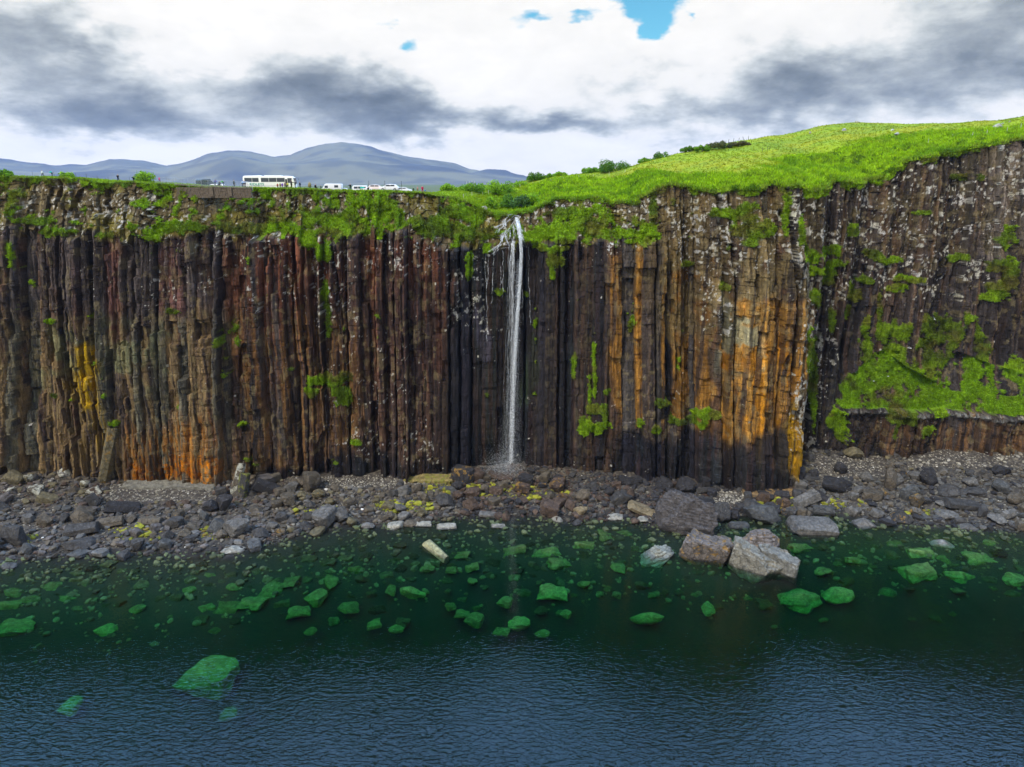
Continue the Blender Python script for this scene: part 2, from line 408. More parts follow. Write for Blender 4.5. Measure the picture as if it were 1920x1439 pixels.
# ------------------------------------------------------------------ cliff mesh with its stone colours
xs = np.concatenate([np.arange(-420, -136, 1.2), np.arange(-136, 142, .165), np.arange(142, 420, 1.2)])
NR = 410
tt = np.linspace(0, 1, NR)
X, T = np.meshgrid(xs, tt); zt = ztop(X)
Z = -3+(zt+3)*T
Yc, FD = cliff(X, Z)
Ur, Vr = proj(X, np.full_like(X, 0)+Yface(X)+np.clip(Z-FD['zs'], 0, 20)*setback(X), Z)      # photo address of each bit of rock
def reg(u0, v0, u1, v1, s=20., sv=None, n=.0):
    sv = sv or s
    return sst(-s, s, Ur-u0+NU)*sst(-s, s, u1-Ur-NU)*sst(-sv, sv, Vr-v0+NV)*sst(-sv, sv, v1-Vr-NV)
NU = (fbm(X*.12, Z*.06, 90, 4)-.5)*90; NV = (fbm(X*.25+9, Z*.08, 91, 4)-.5)*110
k = FD['k']; r0, r1, r2, r3 = (C_col[k, i] for i in range(4))
streak = fbm(X*1.1, Z*.045, 100, 4); streak2 = fbm(X*2.4+40, Z*.12, 101, 4); blotch = fbm(X*.35, Z*.3, 102, 5); fine = fbm(X*1.7, Z*1.5, 103, 3)
def C(r, g, b): return np.array([r, g, b])[None, None, :]
def blend(c, m, col): m = np.clip(m, 0, 1)[..., None]; return c*(1-m)+col*m
c = np.ones(X.shape+(3,))*C(.058, .045, .038)
c = blend(c, sst(.35, .75, streak)*.8, C(.098, .066, .045))
c = blend(c, (r0 > .55)*.6*sst(.3, .6, streak2), C(.115, .062, .036))
c = blend(c, (r1 > .7)*.55, C(.075, .075, .075))
# reddish upper wall in the middle
c = blend(c, reg(420, 445, 850, 720, 40)*sst(.35, .65, streak+.1*r0)*.85, C(.150, .058, .034))
c = blend(c, reg(560, 540, 850, 880, 40)*.7, C(.062, .035, .026))
# mauve grey at the left top
c = blend(c, reg(-600, 430, 400, 600, 30)*sst(.35, .6, blotch)*.75, C(.088, .073, .070))
c = blend(c, reg(150, 440, 360, 680, 15)*(r2 > .5)*.75, C(.155, .075, .060))
# khaki and grey-green stubs low on the left
kh = reg(-600, 600, 435, 920, 30)
c = blend(c, kh*sst(.3, .55, streak)*.9, C(.185, .130, .068))
c = blend(c, kh*(r1 > .62)*.7, C(.115, .118, .092))
c = blend(c, kh*reg(60, 560, 330, 720, 20)*sst(.45, .6, blotch)*.7, C(.15, .155, .085))
c = blend(c, reg(435, 600, 680, 890, 25)*sst(.35, .6, streak)*.85, C(.155, .085, .035))
c = blend(c, reg(215, 800, 415, 905, 22)*sst(.38, .62, streak2)*.85, C(.29, .125, .030))
c = blend(c, reg(225, 865, 415, 908, 9)*sst(.42, .55, fine)*.95, C(.43, .155, .020))
c = blend(c, reg(136, 670, 172, 775, 9)*sst(.32, .5, streak2+.1)*.95, C(.42, .27, .020))
c = blend(c, reg(150, 760, 185, 880, 9)*sst(.42, .6, streak2)*.7, C(.26, .17, .035))
# ochre columns right of the fall
oc = reg(1165, 470, 1355, 800, 10)
c = blend(c, oc*((r0 > .28)*1.0)*sst(.25, .5, streak+.12)*.95, C(.25, .128, .036))
c = blend(c, reg(1220, 355, 1520, 640, 22)*sst(.3, .55, blotch)*.85, C(.165, .125, .062))
c = blend(c, reg(1345, 560, 1520, 860, 14)*sst(.25, .5, streak2+.08)*.92, C(.33, .18, .055))
c = blend(c, reg(1350, 640, 1510, 850, 16)*sst(.45, .6, fbm(X*.5, Z*.2, 105, 4))*.9, C(.34, .155, .030))
c = blend(c, reg(1345, 560, 1430, 700, 14)*sst(.42, .55, blotch)*.8, C(.25, .25, .17))
c = blend(c, reg(1475, 780, 1522, 895, 7)*sst(.3, .45, streak2+.1)*.95, C(.38, .225, .035))
c = blend(c, reg(1235, 360, 1330, 455, 14)*.6, C(.17, .125, .055))
# dark slate of the far right wall, rusty at its foot
rt = FD['right']
c = blend(c, rt*.85, C(.052, .044, .042))
c = blend(c, rt*sst(.45, .7, streak)*.7, C(.115, .070, .044))
c = blend(c, rt*reg(1620, 775, 2400, 860, 8)*sst(.35, .6, streak2)*.8, C(.13, .072, .034))
c = blend(c, rt*reg(1860, 260, 2400, 520, 30)*sst(.3, .6, streak2)*.8, C(.23, .19, .165))
c = blend(c, FD['shelf']*.9*sst(.35, .5, fine), C(.27, .27, .25))
# wet black rock: behind the fall and along the splash zone
wet = reg(838, 455, 1165, 930, 18)*np.where(Ur > 1000, .97-.35*(r0 > .82), 1.)
wet = np.maximum(wet, reg(455, 868, 1000, 930, 10))
wet = np.maximum(wet, sst(12, -12, 815-Vr+NV*.6+(Ur-1160)*-.0)*(Ur > 1140)*(Ur < 1478+NU*.15))
wet = np.maximum(wet, reg(1120, 600, 1170, 820, 10)*(r1 > .4)); wet = np.maximum(wet, reg(1235, 640, 1262, 790, 6)); wet = np.maximum(wet, reg(1335, 590, 1358, 880, 5)*.9)
wet = np.maximum(wet, rt*reg(1500, 560, 1640, 900, 20)*.65); wet = np.maximum(wet, sst(905, 912, Vr+NV*.08)*(Ur > 200)*(Ur < 430))
wet = np.maximum(wet, rt*reg(1500, 835, 1760, 900, 10)*.8)
wet = np.clip(wet, 0, 1)
c = blend(c, wet*.93, np.stack([.012+.018*r0*sst(.4, .6, streak), .012+.011*r0*streak, .013+.007*r1], -1))
lum_ = c.mean(-1, keepdims=True); c = np.clip(lum_+(c-lum_)*1.15, .006, .8)
# purple-grey fresh blocks near the fall
c = blend(c, reg(875, 570, 905, 660, 4)*.8, C(.065, .058, .078)); c = blend(c, reg(978, 590, 1010, 640, 4)*.7, C(.055, .045, .055))
c = blend(c, reg(975, 640, 1000, 760, 5)*.5, C(.05, .075, .03))
# upper sill: brown olive beds
up = FD['up']*(1-sst(1225, 1250, Ur)*.8)
bh = h2(FD['bi'], FD['bj'], 70)
c = blend(c, up*.85, np.stack([.082+.06*bh, .062+.045*bh, .030+.018*bh], -1))
c = blend(c, up*sst(.48, .62, fbm(X*.22, Z*.3, 171, 4))*.8, C(.150, .125, .020))
blk = sst(.56, .66, fbm(X*1.5, Z*.028, 190, 3))*(1-up)*.72+sst(.6, .68, fbm(X*.4+7, Z*.02, 191, 3))*.5*(1-up)
c = blend(c, np.clip(blk, 0, .85), C(.022, .019, .020))
c = c*(.68+.64*FD['sck'][..., None])*(.8+.4*FD['scb'][..., None])*(0.75+.5*r3[..., None])*(0.85+.3*h2(k, FD['jj'], 55)[..., None])
# pale lichen
lz = np.maximum.reduce([up*.40*sst(345, 365, Vr)+0*X, reg(150, 440, 560, 560, 25)*.20, reg(835, 465, 905, 620, 14)*.40, reg(1260, 365, 1530, 500, 18)*.50,
    reg(1480, 300, 1900, 560, 22)*.36, reg(1500, 440, 1560, 900, 12)*.34, reg(600, 440, 900, 520, 18)*.34, reg(1510, 470, 1530, 850, 3)*.62, reg(630, 780, 830, 880, 20)*.27,
    reg(0, 340, 470, 440, 15)*.38, reg(560, 460, 660, 620, 16)*.28, reg(985, 370, 1240, 460, 14)*.42, reg(1300, 455, 1380, 620, 10)*.40, reg(1640, 470, 1740, 530, 12)*.55, reg(600, 640, 760, 850, 20)*.2, rt*reg(1700, 265, 2400, 420, 20)*.36])
ln = fbm(X*1.55, Z*1.25, 110, 4, .62); ln2 = fbm(X*.33, Z*.30, 111, 3)
lm = sst(0, .03, lz*.27+.26*(ln2-.5)*(lz > .1)-(1-ln)*.62+.112)
specks = (h2(np.floor(X*2.4), np.floor(Z*2.2), 113) > .9997-.07*lz*(lz > .12)*(ln2 > .48))
lm = np.maximum(lm*.85, specks)
c = blend(c, lm, np.stack([.46+.1*fine, .44+.1*fine, .37+.12*blotch], -1))
c = blend(c, sst(.60, .66, fbm(X*.8, Z*.7, 120, 4))*(1-wet)*.35, C(.24, .19, .09))
# moss and turf on the rock
def ell(u, v, ru, rv): return 1-np.sqrt(((Ur-u+NU*.10)/ru)**2+((Vr-v+NV*.08)/rv)**2)
mossn = fbm(X*.55, Z*.5, 130, 5, .6)
bandn = fbm(X*.10, Z*.16, 131, 4)
ms = np.full(X.shape, -1.)
upm = FD['up']*np.where(Ur < 1240, 1, np.interp(Ur, [1240, 1500, 1560], [.72, .60, .4]))
ms = np.maximum(ms, (upm-1)*1.2+np.interp(Ur, [0, 100, 380, 470, 900, 1100, 1240, 1260, 1500, 1520, 2000], [.32, .27, .28, .38, .41, .38, .36, .20, .20, .05, .0])-.34+(bandn-.5)*1.1)
ms = np.maximum(ms, .42-np.abs(Z-FD['zt'])/3.2+(bandn-.5)*.5)          # turf hanging over the edge
ms = np.maximum(ms, FD['up']*np.where(Ur < 1225, .30-np.abs(Z-FD['zs']-1.2)/3.5+(bandn-.5)*1.1, -1)-(FD['up'] < .3)*1.)
PATCH = [(60, 415, 60, 10), (105, 435, 50, 8), (340, 425, 60, 12), (455, 428, 60, 14), (640, 415, 50, 30), (720, 395, 40, 30), (820, 425, 60, 25), (890, 440, 55, 22), (870, 400, 60, 20), (1040, 440, 60, 18), (1150, 440, 90, 14), (1080, 400, 70, 12), (1100, 425, 40, 25),
  (610, 715, 38, 12), (640, 740, 20, 22), (655, 705, 20, 12), (585, 735, 14, 10), (615, 600, 8, 40), (610, 545, 8, 30), (612, 470, 14, 30), (1115, 765, 22, 12), (1095, 795, 14, 22), (1125, 800, 24, 14), (1135, 780, 8, 22), (1140, 737, 10, 8), (1240, 757, 14, 10), (1270, 790, 14, 8), (1300, 790, 38, 11), (1325, 776, 28, 11), (1228, 804, 12, 9), (1259, 785, 4, 14), (1200, 790, 8, 8),
  (1075, 690, 4, 26), (1115, 690, 4, 70), (1105, 740, 3, 40), (1040, 475, 14, 12), (1045, 490, 20, 14), (1035, 510, 6, 16),
  (1522, 680, 9, 60), (1524, 740, 8, 60), (1530, 480, 16, 16), (1556, 470, 28, 12), (1600, 430, 14, 12), (1545, 510, 22, 12), (1570, 495, 20, 10), (1530, 560, 10, 18), (1550, 520, 10, 20), (1600, 545, 10, 22), (1618, 555, 16, 18), (1600, 590, 12, 14), (1635, 530, 12, 8), (1650, 480, 14, 12), (1680, 490, 26, 8), (1710, 527, 26, 8), (1695, 545, 24, 9), (1805, 485, 18, 9), (1560, 785, 14, 22), (1570, 800, 14, 32), (1560, 600, 6, 30), (1660, 590, 6, 30),
  (1900, 445, 24, 24), (1880, 500, 18, 18), (1890, 545, 32, 16), (1870, 560, 30, 9), (1915, 520, 20, 40), (1720, 800, 16, 12), (1690, 780, 12, 12), (1665, 800, 6, 16), (1740, 400, 18, 6), (1830, 330, 46, 8), (1470, 395, 8, 50), (1500, 430, 9, 34), (1513, 470, 10, 30), (1420, 430, 50, 20), (1350, 400, 40, 10), (1390, 400, 30, 22), (1225, 400, 8, 34), (1205, 440, 14, 18), (1185, 455, 20, 6), (1290, 495, 14, 7), (1360, 540, 12, 10), (1400, 455, 12, 8), (100, 745, 12, 5), (475, 860, 20, 6), (215, 795, 10, 4), (668, 827, 12, 5), (625, 866, 12, 3), (550, 690, 6, 4), (455, 795, 8, 4), (320, 585, 20, 8), (100, 600, 10, 5), (935, 545, 8, 8), (985, 553, 6, 6), (1920, 700, 30, 30), (1030, 465, 30, 8), (880, 500, 8, 30)]
for q in PATCH: ms = np.maximum(ms, ell(*q)*1.05)
cone = np.clip(FD['slope'], 0, 1)
spire = fbm(X*.32, Z*.05, 141, 3)
ms = np.maximum(ms, np.where(Z < FD['zl']+4.5, cone*1.3-.95, cone*1.45-1.05+(spire-.5)*3.2))
ms = np.maximum(ms, rt*reg(1630, 590, 1850, 770, 14)*sst(.42, .55, fbm(X*.25, Z*.05, 140, 3))*1.1-.75)
MOSS = sst(.0, .14, np.clip(ms, -2, .5)*.75+(mossn-.54)*1.25*(ms > -.45))
tone = np.clip(bandn*1.1+.5*(mossn-.5), 0, 1)
lime = np.interp(tone, [.3, .5, .7], [0, .5, 1])[..., None]
mg = lime*C(.20, .33, .008)+(1-lime)*C(.085, .115, .016)
mg = blend(mg, sst(.55, .7, fbm(X*.2, Z*.3, 150, 3))*.6, C(.16, .13, .03))
mg = blend(mg, np.clip(FD['slope'], 0, 1)*sst(.3, .55, tone+.1)*.8, C(.15, .29, .006))
mg = mg*(.7+.6*mossn[..., None])
c = blend(c, MOSS, mg)
rough = np.clip(.9-.30*wet*(1-MOSS), .3, 1)
# moss stands out from the rock
Yc = Yc-MOSS*(.25+.5*mossn)
CLIFF_Y = Yc
co = np.stack([X, Yc, Z], -1).reshape(-1, 3)
colr = np.concatenate([np.clip(c, .004, .8), rough[..., None]], -1).reshape(-1, 4)
o = link('cliff', mesh_np('cliff', co, grid_faces(NR, len(xs)), colr), m_cliff); tag(o, kind='structure')
Ytop = Yc[-1].copy()
def Yedge(x): return np.interp(x, xs, Ytop)
def Ycliff(x, z):
    j = (z+3)/(ztop(x)+3)*(NR-1); j = int(min(NR-1, max(0, j))); i = int(min(len(xs)-1, np.searchsorted(xs, x))); return Yc[j, i]

# ------------------------------------------------------------------ land above
lu, lY, lv = np.array([(-1500, 172, 340), (0, 190, 335), (110, 190, 336), (250, 190, 343), (440, 192, 354), (580, 192, 357), (640, 196, 365), (800, 200, 367), (835, 212, 358), (870, 215, 352), (930, 228, 348), (1000, 240, 336), (1100, 245, 326), (1170, 245, 318), (1240, 250, 299), (1320, 255, 278), (1400, 262, 266), (1480, 275, 250), (1560, 290, 235), (1600, 300, 231), (1700, 290, 234), (1800, 280, 231), (1870, 275, 226), (1920, 270, 219), (2100, 260, 205), (3000, 250, 220)], float).T
_a, _b, _c = ray(lu, lv); LT = _a/_b; LZ = CAMZ+_c/_b*lY
def zland(x, y, ye=None):
    x = np.asarray(x, float); y = np.asarray(y, float)
    ye = Yedge(x) if ye is None else ye
    tq = x/np.maximum(y, 50); yr = np.maximum(np.interp(tq, LT, lY), ye+6); zr = np.interp(tq, LT, LZ); ze = ztop(x)
    s = np.clip((y-ye)/(yr-ye), 0, 1)
    z = ze+(zr-ze)*s
    z = z-np.clip(y-yr, 0, 900)*np.interp(x, [-50, 20], [.022, .05])*1.0
    return np.maximum(z, 48+.0*z)
lx = np.concatenate([np.arange(-900, -150, 12), np.arange(-150, 190, .45), np.arange(190, 1000, 12)])
ds = np.concatenate([np.arange(0, 3, .3), np.arange(3, 100, .45), np.arange(100, 220, 2.5), np.arange(220, 4600, 60)])
LXg, LD = np.meshgrid(lx, ds)
ye = Yedge(LXg); fr = fbm(LXg*.5, LXg*0, 200, 3)
LYg = ye-.5*fr+LD
LZg = zland(LXg, np.maximum(LYg, ye), ye)
near = sst(0, 4, LD)*sst(140, 60, LD)
hillf = sst(U2X(800), U2X(1000), LXg)
brack = hillf*sst(.30, .42, .75-LD/np.interp(LXg, U2X(np.array([900, 1100, 1300, 1600, 1900])), [90, 110, 70, 90, 95])+(fbm(LXg*.05, LYg*.05, 210, 3)-.5)*.5)
cl = fbm(LXg*.55, LYg*.45, 201, 4, .6); cl2 = vn(LXg*.9, LYg*.7, 205)
LZg = LZg+.12+near*((cl-.5)*(.35+1.7*brack)+(fbm(LXg*.06, LYg*.06, 202, 2)-.5)*2.2*hillf)
LZg = LZg-.3*(1-sst(0, .8, LD))*fr
pat = fbm(LXg*.12, LYg*.12, 203, 4)
gc = np.ones(LXg.shape+(3,))*C(.215, .27, .006)
gc = blend(gc, sst(.40, .62, pat), C(.245, .255, .008))
gc = blend(gc, sst(.55, .7, fbm(LXg*.04, LYg*.09, 207, 4))*.6, C(.16, .215, .012))
gc = blend(gc, brack*.95, C(.26, .40, .005))
gc = blend(gc, brack*sst(.48, .36, cl)*.8, C(.035, .085, .006))  # hollows between bracken clumps painted dark, shade put into the colour
gc = blend(gc, brack*sst(.50, .66, fbm(LXg*.09, LYg*.20, 215, 5))*.75, C(.13, .25, .006))  # broad darker patches: shadows on the bracken painted into its green
gc = blend(gc, sst(.56, .66, fbm(LXg*.2, LYg*.5, 216, 4))*.45, C(.10, .17, .008))
gc = blend(gc, (1-hillf)*.8, C(.19, .30, .010))
gc = blend(gc, sst(2.2, .0, LD)*sst(.45, .6, cl)*.6, C(.12, .11, .03))
gc = blend(gc, sst(40, 200, LD)*(1-hillf), C(.12, .14, .04)); gc = blend(gc, sst(300, 800, LD), C(.09, .10, .035))
co = np.stack([LXg, LYg, LZg], -1).reshape(-1, 3)
o = link('hill', mesh_np('hill', co, grid_faces(len(ds), len(lx)), gc.reshape(-1, 3), True), m_turf); tag(o, kind='structure')

# ------------------------------------------------------------------ mountains far behind, 5.5 km away
mu, mv = kn([(-900, 300), (-300, 292), (0, 300), (60, 309), (110, 315), (160, 313), (205, 301), (235, 299), (270, 302), (312, 312), (350, 305), (390, 290), (430, 285), (470, 287), (515, 295), (545, 291), (575, 278), (610, 270), (640, 267), (680, 272), (715, 283), (760, 292), (850, 306), (880, 316), (940, 328), (1000, 337), (1100, 343), (1500, 348), (2400, 350)])
a_, b_, c_ = ray(mu, mv); MT = a_/b_; MZ = CAMZ+c_/b_*9000
tg, yg = np.meshgrid(np.linspace(-1.05, 1.05, 620), np.concatenate([np.linspace(4000, 8800, 80), np.linspace(8850, 10400, 24)]))
zp = np.interp(tg, MT, MZ)
rise = sst(5000, 9000, yg)**1.5
mx_ = tg*yg
mz = 45+(zp-45)*np.where(yg < 9000, rise, 1-.5*sst(9000, 10400, yg))
rg = fbm(mx_*.0014, yg*.001, 300, 5, .55)
foot = 1.6*np.exp(-((yg-6700)/600)**2)*np.interp(tg, (np.array([-900, 300, 380, 440, 480, 560, 640, 760, 900, 1100])-960)/1422, [60, 30, 70, 95, 70, 48, 55, 30, 22, 0])
mz = mz+foot+(rg-.5)*230*rise*(1-.85*sst(8000, 9000, yg))+(fbm(mx_*.012, yg*.012, 301, 4)-.5)*14*rise
mc = np.ones(tg.shape+(3,))*C(.085, .08, .065); mc = blend(mc, sst(.4, .6, fbm(mx_*.003, yg*.003, 302, 5)), C(.14, .125, .08)); mc = blend(mc, sst(.52, .66, rg), C(.05, .05, .055))
o = link('mountains', mesh_np('mountains', np.stack([mx_, yg, mz], -1).reshape(-1, 3), grid_faces(*tg.shape), mc.reshape(-1, 3), True), m_turf); tag(o, kind='structure')

# ------------------------------------------------------------------ beach and sea floor
def zshore(x, y):
    x = np.asarray(x, float); y = np.asarray(y, float); yw = Ywater(x); yc = Yface(x)-1.5; zb = zbase(x)
    f = np.clip((y-yw)/np.maximum(yc-yw, 3), 0, 1.3)
    d = np.maximum(yw-y, 0)
    up_ = zb*f**.85
    dn = -(d*.07+np.clip(d-12, 0, 500)*.055+np.clip(d-45, 0, 500)*.10)
    return np.where(y > yw, up_, np.maximum(dn, -22))+(fbm(x*.25, y*.25, 400, 3)-.5)*.5
bx = np.concatenate([np.arange(-420, -140, 6), np.arange(-140, 145, .5), np.arange(145, 420, 6)])
by = np.concatenate([np.arange(-400, 60, 20), np.arange(60, 120, 1), np.arange(120, 192, .45), np.arange(192, 200, 2)])
BX, BY = np.meshgrid(bx, by); BZ = zshore(BX, BY)
n_ = fbm(BX*.9, BY*.9, 401, 4); n2_ = h2(np.floor(BX*2), np.floor(BY*2), 402)
bu, bv = proj(BX, BY, BZ)
sc_ = np.ones(BX.shape+(3,))*C(.045, .038, .032); sc_ = blend(sc_, sst(.5, .8, n2_), C(.11, .095, .075))
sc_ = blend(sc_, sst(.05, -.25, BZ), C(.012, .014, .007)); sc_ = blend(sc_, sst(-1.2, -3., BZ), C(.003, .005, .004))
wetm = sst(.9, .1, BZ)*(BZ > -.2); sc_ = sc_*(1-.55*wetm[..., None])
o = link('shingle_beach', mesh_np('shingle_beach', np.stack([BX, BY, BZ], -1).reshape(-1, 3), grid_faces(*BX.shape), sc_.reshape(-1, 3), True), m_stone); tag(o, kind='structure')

# ------------------------------------------------------------------ the sea: a closed body of green absorbing water
m_sea = bpy.data.materials.new('sea_water'); m_sea.use_nodes = True; t = NT(m_sea.node_tree); t.n.clear()
P = pos(t)
Pw = t.vm('MULTIPLY', P, (.62, 1.15, 1))
w1 = t.noise(Pw, 1.5, 1.5, .5, .5); w2 = t.noise(Pw, 3.2, 1, .5, .4); w3 = t.noise(P, .05, 3, .5)
amp = t.map(w3, .3, .7, .85, 1.15)
hh = t.m('MULTIPLY', t.m('ADD', t.m('MULTIPLY', w1, 1.0), t.m('MULTIPLY', w2, .30)), amp)
sy = t.new('ShaderNodeSeparateXYZ'); t.put(sy.inputs[0], P)
calm = t.m('MULTIPLY', t.map(sy.outputs[1], 66, 118, 1.0, .12), t.map(sy.outputs[0], -70, 60, 1.25, .85))
bn = t.new('ShaderNodeBump'); bn.inputs['Distance'].default_value = .185; t.put(bn.inputs['Strength'], 1.0); t.put(bn.inputs['Height'], t.m('MULTIPLY', hh, calm))
fr_ = t.new('ShaderNodeFresnel'); fr_.inputs[0].default_value = 1.34; t.l.new(bn.outputs[0], fr_.inputs['Normal'])
gl = t.new('ShaderNodeBsdfGlossy'); gl.inputs['Roughness'].default_value = .05; gl.inputs[0].default_value = (1, 1, 1, 1); t.l.new(bn.outputs[0], gl.inputs['Normal'])
tp = t.new('ShaderNodeBsdfTransparent'); mxs = t.new('ShaderNodeMixShader')
t.l.new(fr_.outputs[0], mxs.inputs[0]); t.l.new(tp.outputs[0], mxs.inputs[1]); t.l.new(gl.outputs[0], mxs.inputs[2])
out = t.new('ShaderNodeOutputMaterial'); t.l.new(mxs.outputs[0], out.inputs[0])
vs = t.new('ShaderNodeVolumeScatter'); vs.inputs[0].default_value = (.03, .30, .55, 1); vs.inputs[1].default_value = .0015; vad = t.new('ShaderNodeAddShader')
va = t.new('ShaderNodeVolumeAbsorption'); va.inputs[0].default_value = (.05, .84, .50, 1); va.inputs[1].default_value = .36
t.l.new(va.outputs[0], vad.inputs[0]); t.l.new(vs.outputs[0], vad.inputs[1]); t.l.new(vad.outputs[0], out.inputs['Volume'])
mb = MB(); mb.box((0, -50, -15), (1400, 620, 30)); o = mb.build('sea', m_sea); tag(o, kind='structure')
# dark sea bed beyond the shore sheet
m_bed = simple('sea_bed', (.006, .010, .009), .95, .1)
mb = MB(); mb.box((0, -50, -27), (1390, 610, 1)); o = mb.build('sea_bed', m_bed); tag(o, kind='structure')

# ------------------------------------------------------------------ tufts of grass, bracken and moss
def tufts(name, pts, nrm, size, col, label, cat, seed=0, blades=6, spread=.5):
    r = np.random.default_rng(seed); N = len(pts)
    up_ = nrm*.5+np.array([0, 0, .75]); up_ /= np.linalg.norm(up_, axis=1)[:, None]
    P0 = np.repeat(pts, blades, 0); S = np.repeat(size, blades); UP = np.repeat(up_, blades, 0); Cc = np.repeat(col, blades, 0)
    M = N*blades; rd = r.normal(size=(M, 3)); d = UP+rd*.55; d /= np.linalg.norm(d, axis=1)[:, None]
    sd_ = np.cross(d, r.normal(size=(M, 3))); sd_ /= np.linalg.norm(sd_, axis=1)[:, None]
    base = P0+rd*(S*spread*.5)[:, None]*np.array([1, 1, .4])
    L = (S*r.uniform(.5, 1.15, M))[:, None]; Wd = (S*r.uniform(.14, .30, M))[:, None]
    v = np.stack([base-sd_*Wd, base+sd_*Wd, base+d*L+sd_*Wd*.3], 1).reshape(-1, 3)
    f = np.arange(M*3).reshape(M, 3); Cc = Cc*r.uniform(.75, 1.3, (M, 1)); cc_ = np.repeat(Cc, 3, 0)
    o = link(name, mesh_np(name, v, f, cc_), m_leaf); tag(o, label, cat, kind='stuff'); return o
# on the cliff
msk = (MOSS > .55) & (X > -136) & (X < 142); idx = np.argwhere(msk); r_ = np.random.default_rng(5)
sel = idx[r_.choice(len(idx), min(46000, len(idx)), replace=False)]
pt = np.stack([X[sel[:, 0], sel[:, 1]], Yc[sel[:, 0], sel[:, 1]], Z[sel[:, 0], sel[:, 1]]], -1)
cg = mg[sel[:, 0], sel[:, 1]]*r_.uniform(.8, 1.35, (len(sel), 1))
tufts('cliff_grass', pt, np.tile([0, -1., .3], (len(pt), 1)), r_.uniform(.2, .55, len(pt)), cg, 'rough green grass and moss clinging to ledges of the cliff face', 'grass', 6)
# on the hill and along the edge
lm_ = (LXg > -140) & (LXg < 175) & (LD < 95); idx = np.argwhere(lm_)
wgt = (brack+.22+.6*(LD < 4))[idx[:, 0], idx[:, 1]]*np.clip(30/(15+LD[idx[:, 0], idx[:, 1]]), .2, 1.2); wgt /= wgt.sum()
sel = idx[r_.choice(len(idx), 62000, replace=False, p=wgt)]
pt = np.stack([LXg[sel[:, 0], sel[:, 1]], LYg[sel[:, 0], sel[:, 1]], LZg[sel[:, 0], sel[:, 1]]-.05], -1)
b_ = brack[sel[:, 0], sel[:, 1]]; cg = gc[sel[:, 0], sel[:, 1]]*r_.uniform(.85, 1.3, (len(sel), 1))
tufts('bracken', pt, np.tile([0, -.3, 1.], (len(pt), 1)), r_.uniform(.25, .5, len(pt))*(1+1.0*b_), cg, 'bright green bracken and grass covering the hillside above the cliff', 'bracken', 8)

# ------------------------------------------------------------------ rocks
def ico(sub):
    bm = bmesh.new(); bmesh.ops.create_icosphere(bm, subdivisions=sub, radius=1)
    v = np.array([q.co[:] for q in bm.verts]); f = np.array([[q.index for q in p.verts] for p in bm.faces]); bm.free(); return v, f
ICO = {s: ico(s) for s in (1, 2, 3, 4, 5, 6)}
def sn(p, r, o=3, f=1.5):
    s = 0
    for k in range(o):
        for _ in range(4):
            d = r.normal(size=3)*f*2**k; s = s+np.sin(p@d+r.uniform(0, 6.28))/2**k
    return s/4
def rock_shape(seed, kind, sub=4):
    r = np.random.default_rng(seed); v, f = ICO[sub]
    if kind == 'round': pl = r.normal(size=(26, 3)); d = r.uniform(.80, 1.0, 26)
    elif kind == 'angular': pl = r.normal(size=(11, 3)); d = r.uniform(.62, .95, 11)
    elif kind == 'wedge': pl = np.vstack([r.normal(size=(6, 3)), [[0, 0, -1], [.8, 0, .7], [-.8, .2, .8], [0, -.9, .5], [0, .9, .5]]]); d = np.r_[r.uniform(.75, 1, 6), .7, .62, .6, .7, .7]
    elif kind == 'block':
        pl = np.array([[1, 0, 0], [-1, 0, 0], [0, 1, 0], [0, -1, 0], [0, 0, 1], [0, 0, -1]])+r.normal(0, .13, (6, 3)); d = r.uniform(.70, .86, 6)
        e = r.normal(size=(4, 3)); pl = np.vstack([pl, e]); d = np.r_[d, r.uniform(.86, 1.05, 4)]
    else:  # column piece, long axis X
        an = np.arange(6)*math.pi/3+r.uniform(0, 1); pl = np.stack([an*0, np.cos(an), np.sin(an)], 1)+r.normal(0, .05, (6, 3)); d = r.uniform(.66, .76, 6)
        pl = np.vstack([pl, [[1, .1, 0], [-1, 0, .1]]]); d = np.r_[d, .85, .85]
    pl = pl/np.linalg.norm(pl, axis=1)[:, None]
    q = v@pl.T; R = np.where(q > 1e-3, d[None]/np.maximum(q, 1e-3), 9).min(1)
    co = v*np.minimum(R, 1.25)[:, None]
    a = .055
    co = co*(1+sn(v, r, 4, 1.6)*a)[:, None]
    mn, mx = co.min(0), co.max(0); co = (co-(mn+mx)/2)/((mx-mn)/2)
    return co, f
def rock_mesh(seed, kind, sub, mat):
    co, f = rock_shape(seed, kind, sub)
    if mat == m_under: r = np.random.default_rng(seed+5); co = co*(1+sn(co, r, 5, 1.7)*.30)[:, None]
    me = mesh_np('rock', co, f, None, False); me.materials.append(mat); return me
KINDS = ['angular', 'block', 'column', 'round', 'wedge']
LIB = {(m.name, k): [rock_mesh(1000+37*i+7*j, k, 3 if m != m_under else 4, m) for i in range(5)] for m in (m_rock, m_rock_lichen, m_rock_yellow, m_rock_white, m_under) for j, k in enumerate(KINDS)}
COLS0 = {'black': (.030, .029, .034), 'dark grey': (.058, .056, .058), 'grey': (.125, .120, .118), 'slate grey': (.080, .082, .086), 'brown': (.100, .084, .066), 'olive brown': (.130, .112, .068),
        'reddish brown': (.084, .058, .046), 'pale grey': (.27, .26, .235), 'tan': (.25, .20, .125), 'purple grey': (.110, .098, .098), 'mustard': (.26, .20, .05)}
COLS = {k_: (v_[0]*.88, v_[1]*.86, v_[2]*.80) for k_, v_ in COLS0.items()}
def ground_hit(u, v):
    z = 0.
    for _ in range(12):
        x, y, _z = atZ(u, v, z); z = .5*z+.5*float(max(-30, zshore(x, y)))
    return float(x), float(y), z
ROCKS = []   # dict(u,v,o,...)
